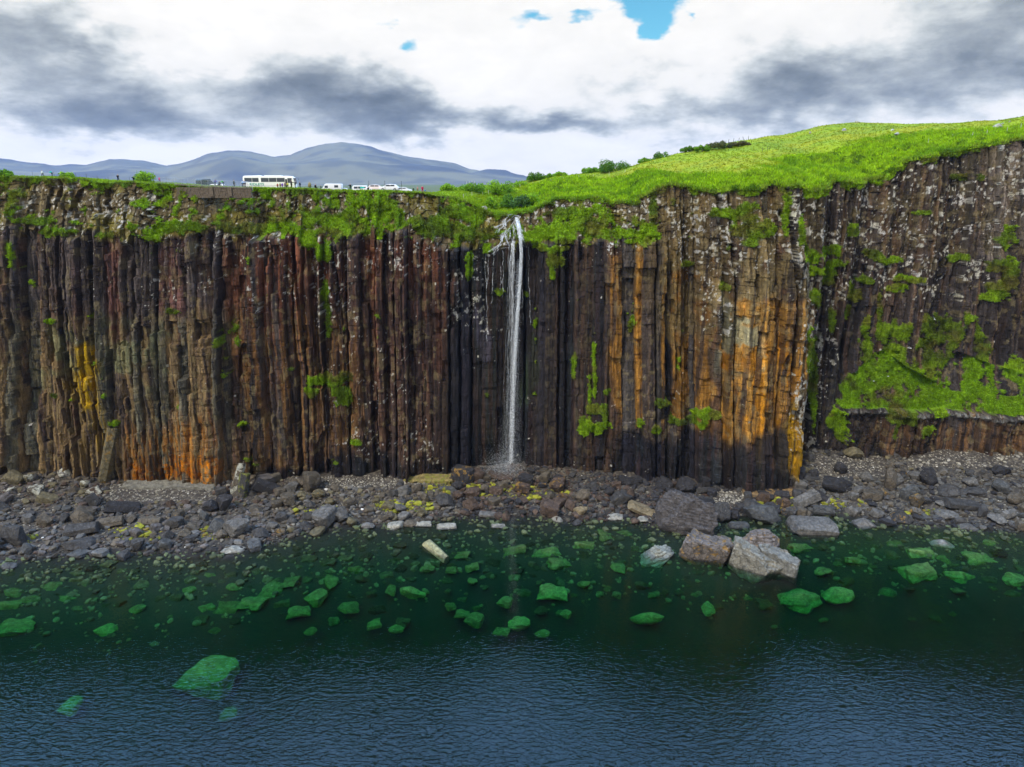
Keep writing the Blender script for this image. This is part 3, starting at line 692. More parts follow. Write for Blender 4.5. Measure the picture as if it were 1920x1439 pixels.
def put_rock(name, u, v, w, h, colour, kind='angular', mat=m_rock, rz=None, tilt=0, yaw=0, under=False, hero=False, rnd=random.Random(4), sink=.22, seed=None):
    """u,v: centre of the rock in the view it was surveyed from; w,h its apparent size"""
    # foot of the rock
    x, y, z = ground_hit(u, v+h*.25)
    if under: x, y, z = ground_hit(u, v)
    p_ = ppm(y, z); wx = w/p_; el_ = math.atan2(CAMZ-z, y)
    wy = wx*(.55 if kind == 'column' else .75)
    if h > w: wy = wx*.8
    hz = max((h/p_-math.sin(el_)*wy*.9)/math.cos(el_), wx*.22 if not under else wx*.3)
    hz /= (1-sink*.6)
    if hero: me = rock_mesh(seed or rnd.randrange(9999), kind, 5, mat)
    else: me = rnd.choice(LIB[(mat.name, kind)])
    o = bpy.data.objects.new(name, me); COL.objects.link(o)
    o.scale = (wx/2, wy/2, hz/2); o.location = (x, y, z+hz*(.5-sink))
    o.rotation_euler = (tilt*.4, tilt, yaw)
    cc_ = COLS[colour] if isinstance(colour, str) else colour; kf = rnd.uniform(.85, 1.2)
    o.color = (cc_[0]*kf, cc_[1]*kf, cc_[2]*kf, 1)
    ROCKS.append(dict(o=o, u=u, v=v, x=x, y=y, w=wx, r=max(wx, wy)/2, colour=colour, kind=kind, under=under, hero=hero, name=name)); return o
WORD = {'angular': 'angular', 'block': 'blocky', 'column': 'long', 'round': 'rounded', 'wedge': 'wedge-shaped'}
# (u, v, w, h, colour, kind, material, tilt, label-phrase)
H = [(1352, 962, 44, 50, 'dark grey', 'angular', 0, .3, 'dark cracked rock right of the great purplish one', .2), (1243, 958, 36, 34, 'dark grey', 'block', 0, .2, 'dark rock left of the great purplish one', .1), (1385, 985, 40, 20, 'slate grey', 'column', 0, .1, 'slate slab between the big boulders at the water', .2), (230, 950, 60, 30, 'black', 'column', 0, .22, 'long black block lying on the pale shingle', .35),
 (283, 976, 46, 22, 'brown', 'column', 0, .0, 'flat brown slab behind the yellow weed', -.1), (207, 978, 50, 26, 'brown', 'column', 0, -.1, 'brown slab below the long black block', .2),
 (155, 990, 62, 34, 'dark grey', 'column', 0, -.1, 'big dark block left of the brown slabs', .15), (90, 936, 34, 24, 'olive brown', 'block', 0, .3, 'olive brown block among dark ones at far left', 0),
 (30, 897, 34, 30, 'olive brown', 'block', 0, .4, 'tilted brown block at the left foot of the cliff', 0), (120, 888, 26, 24, 'grey', 'angular', 3, 0, 'white-spotted boulder under the leftmost columns', 0),
 (174, 940, 28, 34, 'dark grey', 'column', 0, .9, 'steep dark block beside the left shingle patch', 0), (420, 945, 34, 44, 'black', 'angular', 0, .2, 'black upright boulder below the orange wall', 0),
 (395, 952, 28, 34, 'black', 'angular', 0, .5, 'smaller black boulder below the orange wall', 0), (500, 914, 50, 34, 'black', 'column', 0, .5, 'black tilted column stump near the grassy nook', .3),
 (150, 1014, 60, 34, 'dark grey', 'angular', 0, 0, 'broad dark boulder near the left water line', 0), (146, 1036, 40, 22, 'slate grey', 'round', 0, 0, 'rounded slate boulder wet at the left water line', 0),
 (18, 1060, 30, 20, 'slate grey', 'round', 0, 0, 'lone rounded rock in the water at far left', 0), (438, 1028, 42, 15, 'pale grey', 'wedge', 0, 0, 'pale wet wedge rock at the left water line', 0),
 (488, 1000, 34, 28, 'dark grey', 'angular', 0, 0, 'dark rock at the bend of the water line', 0), (570, 983, 36, 22, 'dark grey', 'wedge', 0, 0, 'dark wedge rock left of the clear inlet', 0),
 (690, 985, 26, 18, 'grey', 'round', 0, 0, 'grey round rock starting the row in shallow water', 0), (742, 984, 32, 18, 'pale grey', 'block', 0, -.15, 'pale block in the row in shallow water', 0),
 (793, 982, 34, 15, 'pale grey', 'column', 0, 0, 'pale brick-shaped rock in the shallow row', 0), (837, 988, 40, 10, 'pale grey', 'column', 0, -.05, 'thin pale slab awash left of the fall', 0),
 (934, 986, 28, 12, 'pale grey', 'column', 0, 0, 'small pale slab awash below the fall', 0), (915, 965, 36, 8, 'grey', 'column', 0, .08, 'thin grey slab at the water below the fall', 0),
 (838, 915, 30, 12, 'slate grey', 'column', 0, .05, 'flat slate slab beside the yellow ledge', 0), (938, 894, 48, 13, 'reddish brown', 'column', 0, .25, 'reddish slab the waterfall lands behind', 0),
 (1043, 972, 25, 15, 'pale grey', 'wedge', 0, 0, 'pale pyramid rock right of the fall', 0), (1088, 957, 29, 21, 'tan', 'angular', 0, 0, 'tan rock on the water line right of the fall', 0),
 (1155, 966, 38, 18, 'pale grey', 'wedge', 0, 0, 'pale hump at the water left of the tan slab', 0), (1207, 955, 62, 26, 'tan', 'column', 0, .42, 'long tan slab sloping down to the water', 0),
 (1209, 973, 28, 14, 'pale grey', 'angular', 0, 0, 'pale rock under the long tan slab', 0), (1165, 935, 42, 34, 'dark grey', 'angular', 0, 0, 'dark faceted rock left of the tan slab', 0),
 (1178, 902, 40, 20, 'black', 'column', 0, .15, 'black block at the foot of the wet wall', 0), (1240, 905, 38, 32, 'black', 'wedge', 0, -.3, 'black leaning slab at the foot of the wet wall', 0),
 (1322, 908, 17, 28, 'black', 'block', 0, 0, 'narrow upright black block by the buttress foot', 0), (1318, 945, 46, 36, 'black', 'angular', 0, 0, 'cracked black rock behind the great boulder', 0),
 (1508, 937, 54, 32, 'grey', 'column', 0, -.3, 'grey egg-shaped boulder under the buttress', .3), (1432, 960, 76, 52, 'slate grey', 'round', 0, .2, 'big dark rounded boulder in front of the buttress', .3),
 (1520, 985, 82, 46, 'grey', 'block', 0, 0, 'big flat-topped grey boulder standing in water', 0), (1620, 978, 48, 28, 'grey', 'wedge', 0, 0, 'grey triangular rock standing in water', 0),
 (1686, 965, 48, 36, 'dark grey', 'wedge', 1, 0, 'dark boulder with an orange stain on top', 0), (1600, 958, 28, 22, 'grey', 'angular', 0, .2, 'small grey rock on the right water line', 0),
 (1566, 905, 62, 40, 'black', 'angular', 0, .2, 'big black boulder below the shingle fan', 0), (1575, 880, 26, 26, 'black', 'angular', 0, .4, 'black pointed rock on the shingle fan', 0),
 (1740, 898, 36, 46, 'black', 'angular', 0, 0, 'tall black boulder on the right beach', 0), (1780, 915, 54, 30, 'dark grey', 'wedge', 0, -.1, 'dark smooth boulder right of the tall black one', 0),
 (1826, 920, 42, 18, 'dark grey', 'round', 0, 0, 'flat dark oval rock on the right beach', 0), (1802, 944, 68, 22, 'dark grey', 'column', 0, .1, 'long grey block low on the right beach', 0),
 (1775, 962, 46, 22, 'grey', 'round', 0, 0, 'rounded grey rock at the right water line', 0), (1765, 1016, 42, 22, 'pale grey', 'wedge', 0, 0, 'lone pinkish rock rising from the water at right', 0),
 (1812, 985, 40, 20, 'grey', 'wedge', 0, 0, 'grey peaked rock in the shallows at right', 0), (1875, 882, 34, 24, 'black', 'angular', 0, 0, 'black rock high on the right beach', 0), (1870, 972, 40, 26, 'grey', 'angular', 0, .1, 'grey slabby rock at the right water line', 0)]
MATS = [m_rock, m_rock_lichen, m_rock_yellow, m_rock_white]
for (u, v, w, h, cn, kd, mi, tl, lab, yaw) in H:
    o = put_rock('boulder', u, v, w, h, cn, kd, MATS[mi], tilt=tl, yaw=yaw, hero=(w > 45), seed=int(u*3+v)); ROCKS[-1]['label'] = lab; ROCKS[-1]['anchor'] = True
# the three great boulders in the water, and the half-drowned one
def great(u, v, w, h, colour, kind, mat, lab, tilt=0, yaw=0, seed=1, dz=0., roll=0., dy=.75, zs=None):
    x, y, z = atZ(u, v+h*.22, 0.); p_ = ppm(y, 0); wx = w/p_
    el_ = math.atan2(CAMZ, y); wy = wx*dy; hz = zs or (h/p_-math.sin(el_)*wy*.8)/math.cos(el_)*1.55
    v_, f_ = rock_shape(seed, kind, 6); rr = np.random.default_rng(seed); co = v_*np.array([wx/2, wy/2, hz/2])
    # bedding steps and chips
    q = sn(co, rr, 3, .9); q2 = sn(co, rr, 4, 2.6); co = co*(1+.085*q[:, None]+.03*(np.round(q2*3)/3)[:, None]); b = np.round(co[:, 2]*1.6+q*.6)/1.6; co[:, 2] = lerp(co[:, 2], b, .5)
    me = mesh_np('boulder', co, f_, None, False); me.materials.append(mat)
    o = bpy.data.objects.new('boulder', me); COL.objects.link(o); o.location = (x, y, hz*.14+dz); o.rotation_euler = (roll, tilt, yaw)
    cc_ = COLS[colour] if isinstance(colour, str) else colour; o.color = tuple(cc_)+(1,)
    ROCKS.append(dict(o=o, u=u, v=v, x=float(x), y=float(y), w=wx, r=max(wx, wy)/2, colour=colour, kind=kind, under=False, hero=True, name='boulder', label=lab, anchor=True))
great(1286, 972, 118, 92, (.070, .062, .060), 'angular', m_rock, 'great purplish boulder at the head of the rock chain', .15, -.65, 33, dy=.6)
great(1326, 1027, 92, 62, (.125, .105, .092), 'block', m_rock_lichen, 'great boulder with orange lichen in the rock chain', .25, -.35, 5)
great(1410, 1050, 104, 56, (.185, .170, .135), 'block', m_rock, 'great pale striped boulder ending the rock chain', .22, -.75, 8, dy=.5)
great(1458, 1052, 84, 46, (.16, .15, .125), 'block', m_rock, 'pale cracked slab at the sea end of the chain', .25, -.9, 12, dy=.5)
great(1432, 1012, 74, 46, (.15, .125, .11), 'round', m_rock_lichen, 'brown cap boulder behind the pale striped one', 0, .3, 14)
great(1232, 1030, 72, 36, (.24, .24, .20), 'wedge', m_rock, 'pale-tipped boulder half drowned left of the chain', -.25, .3, 19, dz=-.55)
# leaning column pieces against the foot of the cliff
def lean(u0, v0, u1, v1, w, colour, mat, lab, dyt=1.0, seed=3, name='rock_pillar'):
    x0, y0, z0 = ground_hit(u0, v0); x1, y1, z1 = atY(u1, v1, y0+dyt)
    a_ = Vector((x0, y0, z0-.4)); b_ = Vector((float(x1), float(y1), float(z1))); L = (b_-a_).length
    v_, f_ = rock_shape(seed, 'column', 4); wd = w/ppm(y0, z0)
    me = mesh_np(name, v_*np.array([L/2, wd*.55, wd*.55]), f_); me.materials.append(mat)
    o = bpy.data.objects.new(name, me); COL.objects.link(o); o.location = (a_+b_)/2; o.rotation_euler = (b_-a_).to_track_quat('X', 'Z').to_euler()
    cc_ = COLS[colour]; o.color = tuple(cc_)+(1,); tag(o, lab, 'rock pillar'); return o
def bar(u0, v0, z0, u1, v1, z1, wd, colour, mat, lab, seed):
    a_ = Vector([float(q) for q in atZ(u0, v0, z0)]); b_ = Vector([float(q) for q in atZ(u1, v1, z1)]); v_, f_ = rock_shape(seed, 'column', 5); L = (b_-a_).length
    me = mesh_np('boulder', v_*np.array([L/2, wd/2, wd/2.4]), f_); me.materials.append(mat); o = bpy.data.objects.new('boulder', me); COL.objects.link(o)
    o.location = (a_+b_)/2; o.rotation_euler = (b_-a_).to_track_quat('X', 'Z').to_euler(); o.color = tuple(colour)+(1,); tag(o, lab, 'boulder', 'boulders along the shore')
bar(798, 1017, .55, 840, 1052, -.75, 2.3, (.30, .28, .15), m_rock, 'olive slab slanting down into the water below the yellow ledge', 21)
lean(193, 905, 214, 800, 20, 'olive brown', m_rock_lichen, 'tall thin column piece leaning right against the left wall', 1.2, 3)
lean(437, 928, 455, 866, 14, 'brown', m_rock_white, 'left, taller of two leaning column pieces beside the dark cleft', 1, 5)
lean(452, 932, 460, 886, 17, 'dark grey', m_rock_yellow, 'right, thicker of two leaning column pieces beside the dark cleft', .8, 7)
lean(156, 880, 146, 842, 23, 'mustard', m_rock_white, 'leaning yellow lichened block under the stacked one', .6, 9, 'rock_block')
lean(149, 842, 148, 820, 16, 'mustard', m_rock_yellow, 'small yellow block stacked on a leaning lichened block', .3, 11, 'rock_block')

# the rest of the beach: boulders from large to small, not overlapping
rr = random.Random(12)
def free(x, y, r, lst, k=.72):
    for q in lst:
        if (q['x']-x)**2+((q['y']-y)*1.1)**2 < (k*(q['r']+r))**2: return False
    return True
def shingle_zone(u, v):
    return (205 < u < 405 and 908 < v < 942) or (1335 < u < 1400 and v > 922 and v < 945) or (1530 < u < 1660 and 855 < v < 897) or (u > 1700 and v < 878) or (600 < u < 745 and v < 915) or (755 < u < 850 and v < 912)
def tone_at(u, v):
    q = rr.random()
    if u > 1500: pal = ['grey', 'dark grey', 'slate grey', 'black', 'brown'] if v > 890 else ['brown', 'olive brown', 'grey', 'dark grey', 'black']
    elif u > 1100: pal = ['black', 'black', 'dark grey', 'dark grey', 'reddish brown']
    elif u > 850: pal = ['reddish brown', 'black', 'dark grey', 'brown', 'reddish brown']
    elif u > 520: pal = ['brown', 'olive brown', 'dark grey', 'grey', 'brown']
    else: pal = ['dark grey', 'purple grey', 'brown', 'slate grey', 'grey'] if v > 950 else ['brown', 'reddish brown', 'dark grey', 'purple grey', 'olive brown']
    return pal[int(q*5)]
WEED = [(260, 1000, 60, 16), (600, 962, 50, 12), (400, 1000, 40, 12), (760, 950, 60, 12), (1010, 925, 60, 14), (930, 920, 60, 14), (820, 915, 40, 14), (1560, 945, 30, 12), (1460, 945, 50, 10), (1740, 962, 40, 8), (50, 1010, 25, 10), (1620, 945, 20, 6)]
def weedy(u, v): return any(((u-a)/c)**2+((v-b)/d)**2 < 1 for a, b, c, d in WEED)
n_hero = len(ROCKS); target = 299-n_hero; tries = 0; placed = 0
sizes = sorted([min(5.6, 2.1+rr.expovariate(1/.85)) for _ in range(600)], reverse=True)
shore = [q for q in ROCKS]
si = 0
while placed < target and tries < 30000:
    tries += 1
    u = rr.uniform(-15, 1935); s = sizes[min(len(sizes)-1, int(placed*2.0))]*rr.uniform(.9, 1.15)
    x = float(U2X(u, 165)); yw = float(Ywater(x)); yc = float(Yface(x))
    f = rr.random()**.9; y = yw-1.5+(yc-yw-.5)*f; z = float(zshore(x, y)); uu, vv = proj(x, y, z)
    if shingle_zone(uu, vv): continue
    if not free(x, y, s*.55, shore, .66): continue
    kd = rr.choice(['angular', 'block', 'column', 'angular', 'block', 'round', 'wedge']); mat = m_rock
    if weedy(uu, vv) and s < 2.4: mat = m_rock_yellow
    elif uu < 260 and vv < 930 and rr.random() < .35: mat = m_rock_white
    elif rr.random() < .05: mat = m_rock_lichen
    p_ = ppm(y, z); w = s*p_
    put_rock('boulder', uu, vv, w, w*rr.uniform(.62, 1.0), tone_at(uu, vv), kd, mat, tilt=rr.uniform(-.4, .4), yaw=rr.uniform(-1.3, 1.3), rnd=rr, sink=.1)
    shore.append(ROCKS[-1]); placed += 1

# small stones: too many to count
def stones(name, n, fpos, srange, colf, label, cat, mat, sub=1, seed=3):
    r = np.random.default_rng(seed); V = []; Fc = []; Cc = []; off = 0; v0, f0 = ICO[sub]
    shapes = [rock_shape(500+i, ['angular', 'round', 'block'][i % 3], sub)[0] for i in range(9)]
    while n > 0:
        q = fpos(r)
        if q is None: continue
        n -= 1; x, y, z = q; s = srange(r, x, y)
        v_ = shapes[r.integers(9)]*np.array([s, s*r.uniform(.6, .9), s*r.uniform(.4, .7)])*.5
        th = r.uniform(0, 6.28); ct, st = math.cos(th), math.sin(th); ph = r.normal(0, .3); cp_, sp_ = math.cos(ph), math.sin(ph)
        v_ = v_@np.array([[cp_, 0, sp_], [0, 1, 0], [-sp_, 0, cp_]]); v_ = v_@np.array([[ct, st, 0], [-st, ct, 0], [0, 0, 1]])
        V.append(v_+np.array([x, y, z+s*.12])); Fc.append(f0+off); off += len(v0); Cc.append(np.tile(colf(r, x, y, z), (len(v0), 1)))
    me = mesh_np(name, np.vstack(V), np.vstack(Fc), np.vstack(Cc)); o = link(name, me, mat); tag(o, label, cat, kind='stuff'); return o
def sp(r):
    x = r.uniform(-128, 136); yw = float(Ywater(x)); yc = float(Yface(x)); y = yw-1+(yc-yw+.5)*r.random()
    return x, y, float(zshore(x, y))
def ssz(r, x, y):
    u, v = proj(x, y, 2.); return r.uniform(.22, .6) if shingle_zone(u, v) else min(1.15, .28+r.exponential(.22))
def scol(r, x, y, z):
    u, v = proj(x, y, z); q = r.random()
    pal = [(.10, .085, .07), (.17, .145, .11), (.26, .235, .19), (.07, .065, .065), (.13, .09, .07)]
    if 1010 < u < 1340 or 850 < u < 1000: pal = [(.04, .038, .04), (.07, .05, .04), (.10, .06, .045), (.05, .05, .052), (.19, .17, .13)]
    if u > 1500: pal = [(.10, .095, .08), (.17, .15, .12), (.07, .07, .072), (.24, .225, .18), (.13, .12, .10)]
    if shingle_zone(u, v): pal = [(.26, .24, .19), (.34, .31, .25), (.17, .15, .12), (.30, .28, .24), (.12, .11, .095)]
    c_ = np.array(pal[int(q*5)])*(1 if shingle_zone(u, v) else .72)
    if weedy(u, v) and r.random() < .75: c_ = np.array([(.22, .22, .02), (.15, .175, .015), (.20, .15, .03)][r.integers(3)])
    if z < .25: c_ = c_*.55
    if r.random() < .004: c_ = np.array([.62, .6, .56])
    return c_*r.uniform(.75, 1.25)
stones('beach_stones', 17000, sp, ssz, scol, 'small loose stones and shingle filling the beach between boulders', 'stones', m_stone, 1)
def bpos(r):
    x, y, z = sp(r); u, v = proj(x, y, z)
    return None if shingle_zone(u, v) else (x, y, z+.1)
def bcol(r, x, y, z):
    u, v = proj(x, y, z); k_ = COLS[tone_at(u, v)]; c_ = np.array(k_)
    if weedy(u, v) and r.random() < .45: c_ = np.array((.20, .20, .02))
    return c_*r.uniform(.7, 1.4)*(.6 if z < .2 else 1)
stones('beach_cobbles', 2600, bpos, lambda r, x, y: r.uniform(.8, 1.9), bcol, 'jumbled small blocks packed between the larger boulders of the beach', 'cobbles', m_stone, 3, 31)
# weed-stained rock platform at the foot of the wall left of the fall
def platform(u0, u1, v, name, col, lab, mat, seed):
    x0, y0, z0 = ground_hit(u0, v); x1, y1, z1 = ground_hit(u1, v); L = x1-x0; r = np.random.default_rng(seed)
    xs_ = np.linspace(0, L, 60); ys_ = np.linspace(0, 3.6, 24); gx, gy = np.meshgrid(xs_, ys_)
    gz = .55+.10*np.floor(gy/.6)+(fbm(gx*1.1, gy*1.1, seed, 4)-.5)*.35; edge = np.minimum.reduce([gx, L-gx, gy, 99+0*gy])+(fbm(gx, gy, seed+1, 3)-.5)*1.1
    gz = np.where(edge < .3, -.5, gz)
    me = mesh_np(name, np.stack([gx+x0, gy+y0-1, gz+min(z0, z1)], -1).reshape(-1, 3), grid_faces(24, 60)); me.materials.append(mat)
    o = bpy.data.objects.new(name, me); COL.objects.link(o); o.color = col+(1,); tag(o, lab, 'rock ledge'); return o
platform(755, 852, 902, 'rock_ledge', (.22, .17, .06), 'yellow weed-stained rock ledge at the foot of the dark wall', m_rock_yellow, 71)
platform(1395, 1500, 933, 'rock_ledge', (.20, .13, .06), 'rusty low rock ledge under the golden buttress', m_rock_lichen, 75)
platform(225, 408, 914, 'rock_ledge', (.17, .16, .13), 'pale grey ledge along the foot of the orange wall', m_rock, 78)

# drowned rocks
UND = [(28, 1176, 92, 24), (385, 1265, 132, 42), (1500, 1118, 84, 34), (1573, 1114, 54, 24), (1722, 1072, 54, 26), (1800, 1077, 62, 20), (1724, 1037, 46, 20), (1833, 1046, 54, 20), (1902, 1084, 52, 20), (1328, 1140, 27, 20), (1546, 1071, 34, 12), (255, 1142, 38, 15), (385, 1139, 46, 18), (424, 1138, 42, 18), (476, 1130, 44, 26), (591, 1118, 48, 20), (1036, 1108, 50, 20), (1025, 1035, 50, 14), (1048, 1055, 42, 16), (962, 1032, 44, 12), (1095, 1023, 38, 15), (1135, 1003, 30, 22), (1172, 1000, 30, 12), (888, 1160, 44, 16), (940, 1183, 28, 12), (975, 1166, 46, 18), (1018, 1187, 28, 14), (742, 1178, 30, 12), (700, 1170, 26, 12), (803, 1065, 30, 13), (775, 1108, 50, 13), (732, 1106, 24, 16), (668, 1066, 36, 12), (620, 1091, 28, 24), (866, 1040, 28, 12), (886, 1063, 24, 12), (886, 1088, 18, 12), (845, 1068, 20, 10), (198, 1181, 48, 18), (130, 1322, 46, 22), (430, 1336, 34, 16), (583, 1183, 24, 12), (128, 1121, 44, 18), (356, 1105, 30, 15), (946, 1127, 36, 14), (867, 1150, 26, 14), (845, 1135, 26, 12), (1215, 1157, 60, 12), (510, 1105, 36, 24), (543, 1090, 30, 22), (560, 1145, 40, 14), (655, 1137, 36, 16), (98, 1098, 36, 14), (30, 1110, 40, 14), (55, 1125, 44, 14), (20, 1135, 40, 16), (1160, 1063, 26, 14), (1095, 1095, 26, 12), (1060, 1150, 26, 10), (395, 1078, 30, 12), (440, 1100, 30, 14), (1855, 1018, 30, 12), (1680, 1020, 34, 12), (1770, 1048, 26, 16), (1500, 1026, 44, 12), (1600, 1050, 24, 12)]
ur = random.Random(3); und = []
for (u, v, w, h) in UND:
    x, y, z = ground_hit(u, v); lift = max(0., -z-np.interp(v, [980, 1060, 1120, 1200, 1340], [.5, 1.1, 1.7, 2.3, 3.2]))
    g = ur.uniform(.8, 1.25)*(1 if w > 44 else .72); cc_ = (.075*g, .135*g, .04*g)
    # keep the sight line while standing the rock on a rise of the sea bed
    zc_ = z+lift; x, y, _ = atZ(u, v, zc_); p_ = ppm(y, zc_); wx = w/p_; wy = max(h/p_/.5, wx*.35); kd = ur.choice(['round', 'angular', 'column', 'round'])
    me = ur.choice(LIB[(m_under.name, kd)]); o = bpy.data.objects.new('submerged_rock', me); COL.objects.link(o)
    hz = max(wx*.4, lift*.0+.9); o.scale = (wx/2, wy/2, hz/2); o.location = (float(x), float(y), zc_-hz*.2); o.rotation_euler = (ur.uniform(-.15, .15), ur.uniform(-.15, .15), ur.uniform(-.25, .25)); o.color = cc_+(1,)
    ROCKS.append(dict(o=o, u=u, v=v, x=float(x), y=float(y), w=wx, r=wx/2, colour='green', kind=kd, under=True, hero=False, name='submerged_rock', big=w)); und.append(ROCKS[-1])
tries = 0
while len(und) < 235 and tries < 20000:
    tries += 1
    u = ur.uniform(-10, 1930); v = ur.triangular(985, 1190, 1050); x, y, z = ground_hit(u, v)
    if z > -.35: continue
    dens = np.interp(u, [0, 500, 950, 1150, 1250, 1400, 1600, 1900], [1, 1, .9, .6, .25, .15, .45, .5])*np.interp(v, [980, 1050, 1120, 1200], [1, 1, .75, .35])
    if ur.random() > dens: continue
    w = ur.uniform(12, 32); lift = max(0., -z-np.interp(v, [980, 1060, 1120, 1200], [.5, 1.2, 1.9, 2.7])-ur.uniform(0, 1.1)); zc_ = z+lift; x, y, _ = atZ(u, v, zc_); x, y = float(x), float(y); p_ = ppm(y, zc_); wx = w/p_
    if not free(x, y, wx/2, und, .95) or not free(x, y, wx/2, ROCKS[:n_hero], .9): continue
    kd = ur.choice(['block', 'angular', 'column', 'round', 'round']); me = ur.choice(LIB[(m_under.name, kd)]); o = bpy.data.objects.new('submerged_rock', me); COL.objects.link(o)
    hz = wx*.5; g = ur.uniform(.10, .55)*np.interp(v, [985, 1050, 1110], [.45, .8, 1.1]); o.scale = (wx/2, wx*ur.uniform(.3, .5), hz/2); o.location = (x, y, zc_-hz*.2); o.rotation_euler = (ur.uniform(-.2, .2), ur.uniform(-.2, .2), ur.uniform(-.5, .5)); o.color = (.09*g, .13*g, .055*g, 1)
    ROCKS.append(dict(o=o, u=u, v=v, x=x, y=y, w=wx, r=wx/2, colour='green', kind=kd, under=True, hero=False, name='submerged_rock', big=w)); und.append(ROCKS[-1])
def up_(r):
    x = r.uniform(-125, 130); yw = float(Ywater(x)); y = yw-r.uniform(.5, 34)*r.random()**.5; return x, y, float(zshore(x, y))
stones('seabed_stones', 3200, up_, lambda r, x, y: min(1.8, .4+r.exponential(.35)), lambda r, x, y, z: np.array([.07, .085, .04])*r.uniform(.3, 1.5), 'small drowned stones scattered over the dark sea floor near shore', 'stones', m_stone, 2, 9)

# labels of the rocks
for q in ROCKS:
    uu, vv = proj(q['o'].location.x, q['o'].location.y, q['o'].location.z); q['u'], q['v'] = float(uu), float(vv)
anch = [q for q in ROCKS if q.get('anchor')]
ORD = ['nearest', 'second nearest', 'third nearest', 'fourth nearest', 'fifth nearest', 'sixth nearest', 'seventh nearest', 'eighth nearest', 'ninth nearest', 'tenth nearest', 'eleventh nearest', 'twelfth nearest', 'thirteenth nearest', 'fourteenth nearest', 'fifteenth nearest', 'sixteenth nearest', 'seventeenth nearest', 'eighteenth nearest', 'nineteenth nearest', 'twentieth nearest']
def short(lab): w = lab.split(); return ' '.join(w[:7])
SHORT = {}
for q in anch:
    q['o']['label'] = q['label']; q['o']['category'] = 'boulder'; q['o']['group'] = 'boulders along the shore'
def label_rel(lst, anchors, adj, noun, group, seaword):
    b = {}
    for q in lst:
        a_ = min(anchors, key=lambda A: (A['u']-q['u'])**2+((A['v']-q['v'])*1.6)**2)
        du, dv = q['u']-a_['u'], (q['v']-a_['v'])*1.6
        dr = ('right of' if du > 0 else 'left of') if abs(du) > abs(dv) else (seaword if dv > 0 else 'behind')
        b.setdefault((id(a_), dr), []).append((du*du+dv*dv, q, a_))
    for (i, dr), L in b.items():
        L.sort(key=lambda e: e[0])
        for n, (_, q, a_) in enumerate(L):
            q['o']['label'] = f"{adj(q)} {noun}, {ORD[min(n, 19)]} {dr} the {a_['sl']}"; q['o']['category'] = noun if noun == 'boulder' else 'submerged rock'; q['o']['group'] = group
for a_ in anch:
    w = a_['label'].split(); 
    a_['sl'] = a_['label'] if len(w) <= 8 else ' '.join(w[:8])
def cut(w):
    bad = {'the', 'a', 'of', 'in', 'at', 'by', 'and', 'with', 'to', 'on', 'left', 'right', 'under', 'behind', 'into', 'beside', 'below', 'near', 'far', 'an', 'from'}
    while w and w[-1] in bad: w.pop()
    return ' '.join(w)
for a_ in anch: a_['sl'] = cut(a_['label'].split()[:7])
label_rel([q for q in ROCKS if not q.get('anchor') and not q['under']], anch, lambda q: f"{q['colour']} {WORD[q['kind']]}", 'boulder', 'boulders along the shore', 'seaward of')
UN = {0: 'faint broad drowned rock at the left edge', 1: 'huge green drowned rock alone far offshore', 2: 'big bright green drowned rock off the chain', 3: 'yellow-green drowned rock beside the big bright one', 4: 'square split green drowned rock at right', 5: 'pointed green drowned rock at right', 9: 'small square green drowned rock alone mid-water', 15: 'round olive drowned rock at left centre', 16: 'long slanting green drowned rock below the fall', 17: 'flat bright green drowned slab below the fall', 24: 'bright green drowned rock out past the slabs', 39: 'faint drowned rock near the bottom left corner', 38: 'green drowned rock off the left shore', 12: 'twin green drowned rocks off the left shore', 43: 'small round drowned rock off the left boulders', 8: 'green drowned rock at the right edge'}
ua = []
a7 = None
for i, lab in UN.items():
    q = und[i]; q['o']['label'] = lab; q['o']['category'] = 'submerged rock'; q['o']['group'] = 'rocks drowned off the shore'; q['sl'] = cut(lab.split()[:7]); ua.append(q)
label_rel([q for q in und if q not in ua], ua+[a_ for a_ in anch if a_['v'] > 975], lambda q: ('dim ' if q['o'].color[1] < .2 else 'green ')+WORD[q['kind']]+' drowned', 'rock', 'rocks drowned off the shore', 'seaward of')
#PART2
# ------------------------------------------------------------------ waterfall
m_fall = bpy.data.materials.new('falling_water'); m_fall.use_nodes = True; t = NT(m_fall.node_tree); p = t.n['Principled BSDF']
p.inputs['Base Color'].default_value = (.80, .84, .88, 1); p.inputs['Roughness'].default_value = .5
P = pos(t); fn = t.noise(t.vm('MULTIPLY', P, (3.2, 3.2, .42)), 1.6, 5, .7)
fa = attr(t)
sepf = t.new('ShaderNodeSeparateColor'); t.put(sepf.inputs[0], fa.outputs[0])
t.put(p.inputs['Alpha'], t.m('MULTIPLY', t.map(fn, .44, .60, .02, 1.0), sepf.outputs[0]))
def strand_mesh(name, lines, parent, n=6):
    """lines: list of (points, radii, alpha)"""
    V = []; Fq = []; A = []; off = 0
    for pts, rad, al in lines:
        pts = np.array(pts, float); M = len(pts)
        th = np.arange(n)*2*math.pi/n; ring = np.stack([np.cos(th), np.sin(th), 0*th], 1)
        rr_ = np.array(rad)[:, None, None]
        v = pts[:, None, :]+ring[None]*rr_
        V.append(v.reshape(-1, 3)); A.append(np.repeat(np.array(al)*np.ones(M), n))
        g = np.arange(M*n).reshape(M, n); gn = np.roll(g, -1, 1)
        Fq.append((np.stack([g[:-1], gn[:-1], gn[1:], g[1:]], -1).reshape(-1, 4))+off); off += M*n
    A = np.concatenate(A); me = mesh_np(name, np.vstack(V), np.vstack(Fq), np.stack([A, A, A], 1), True)
    return link(name, me, m_fall, parent)
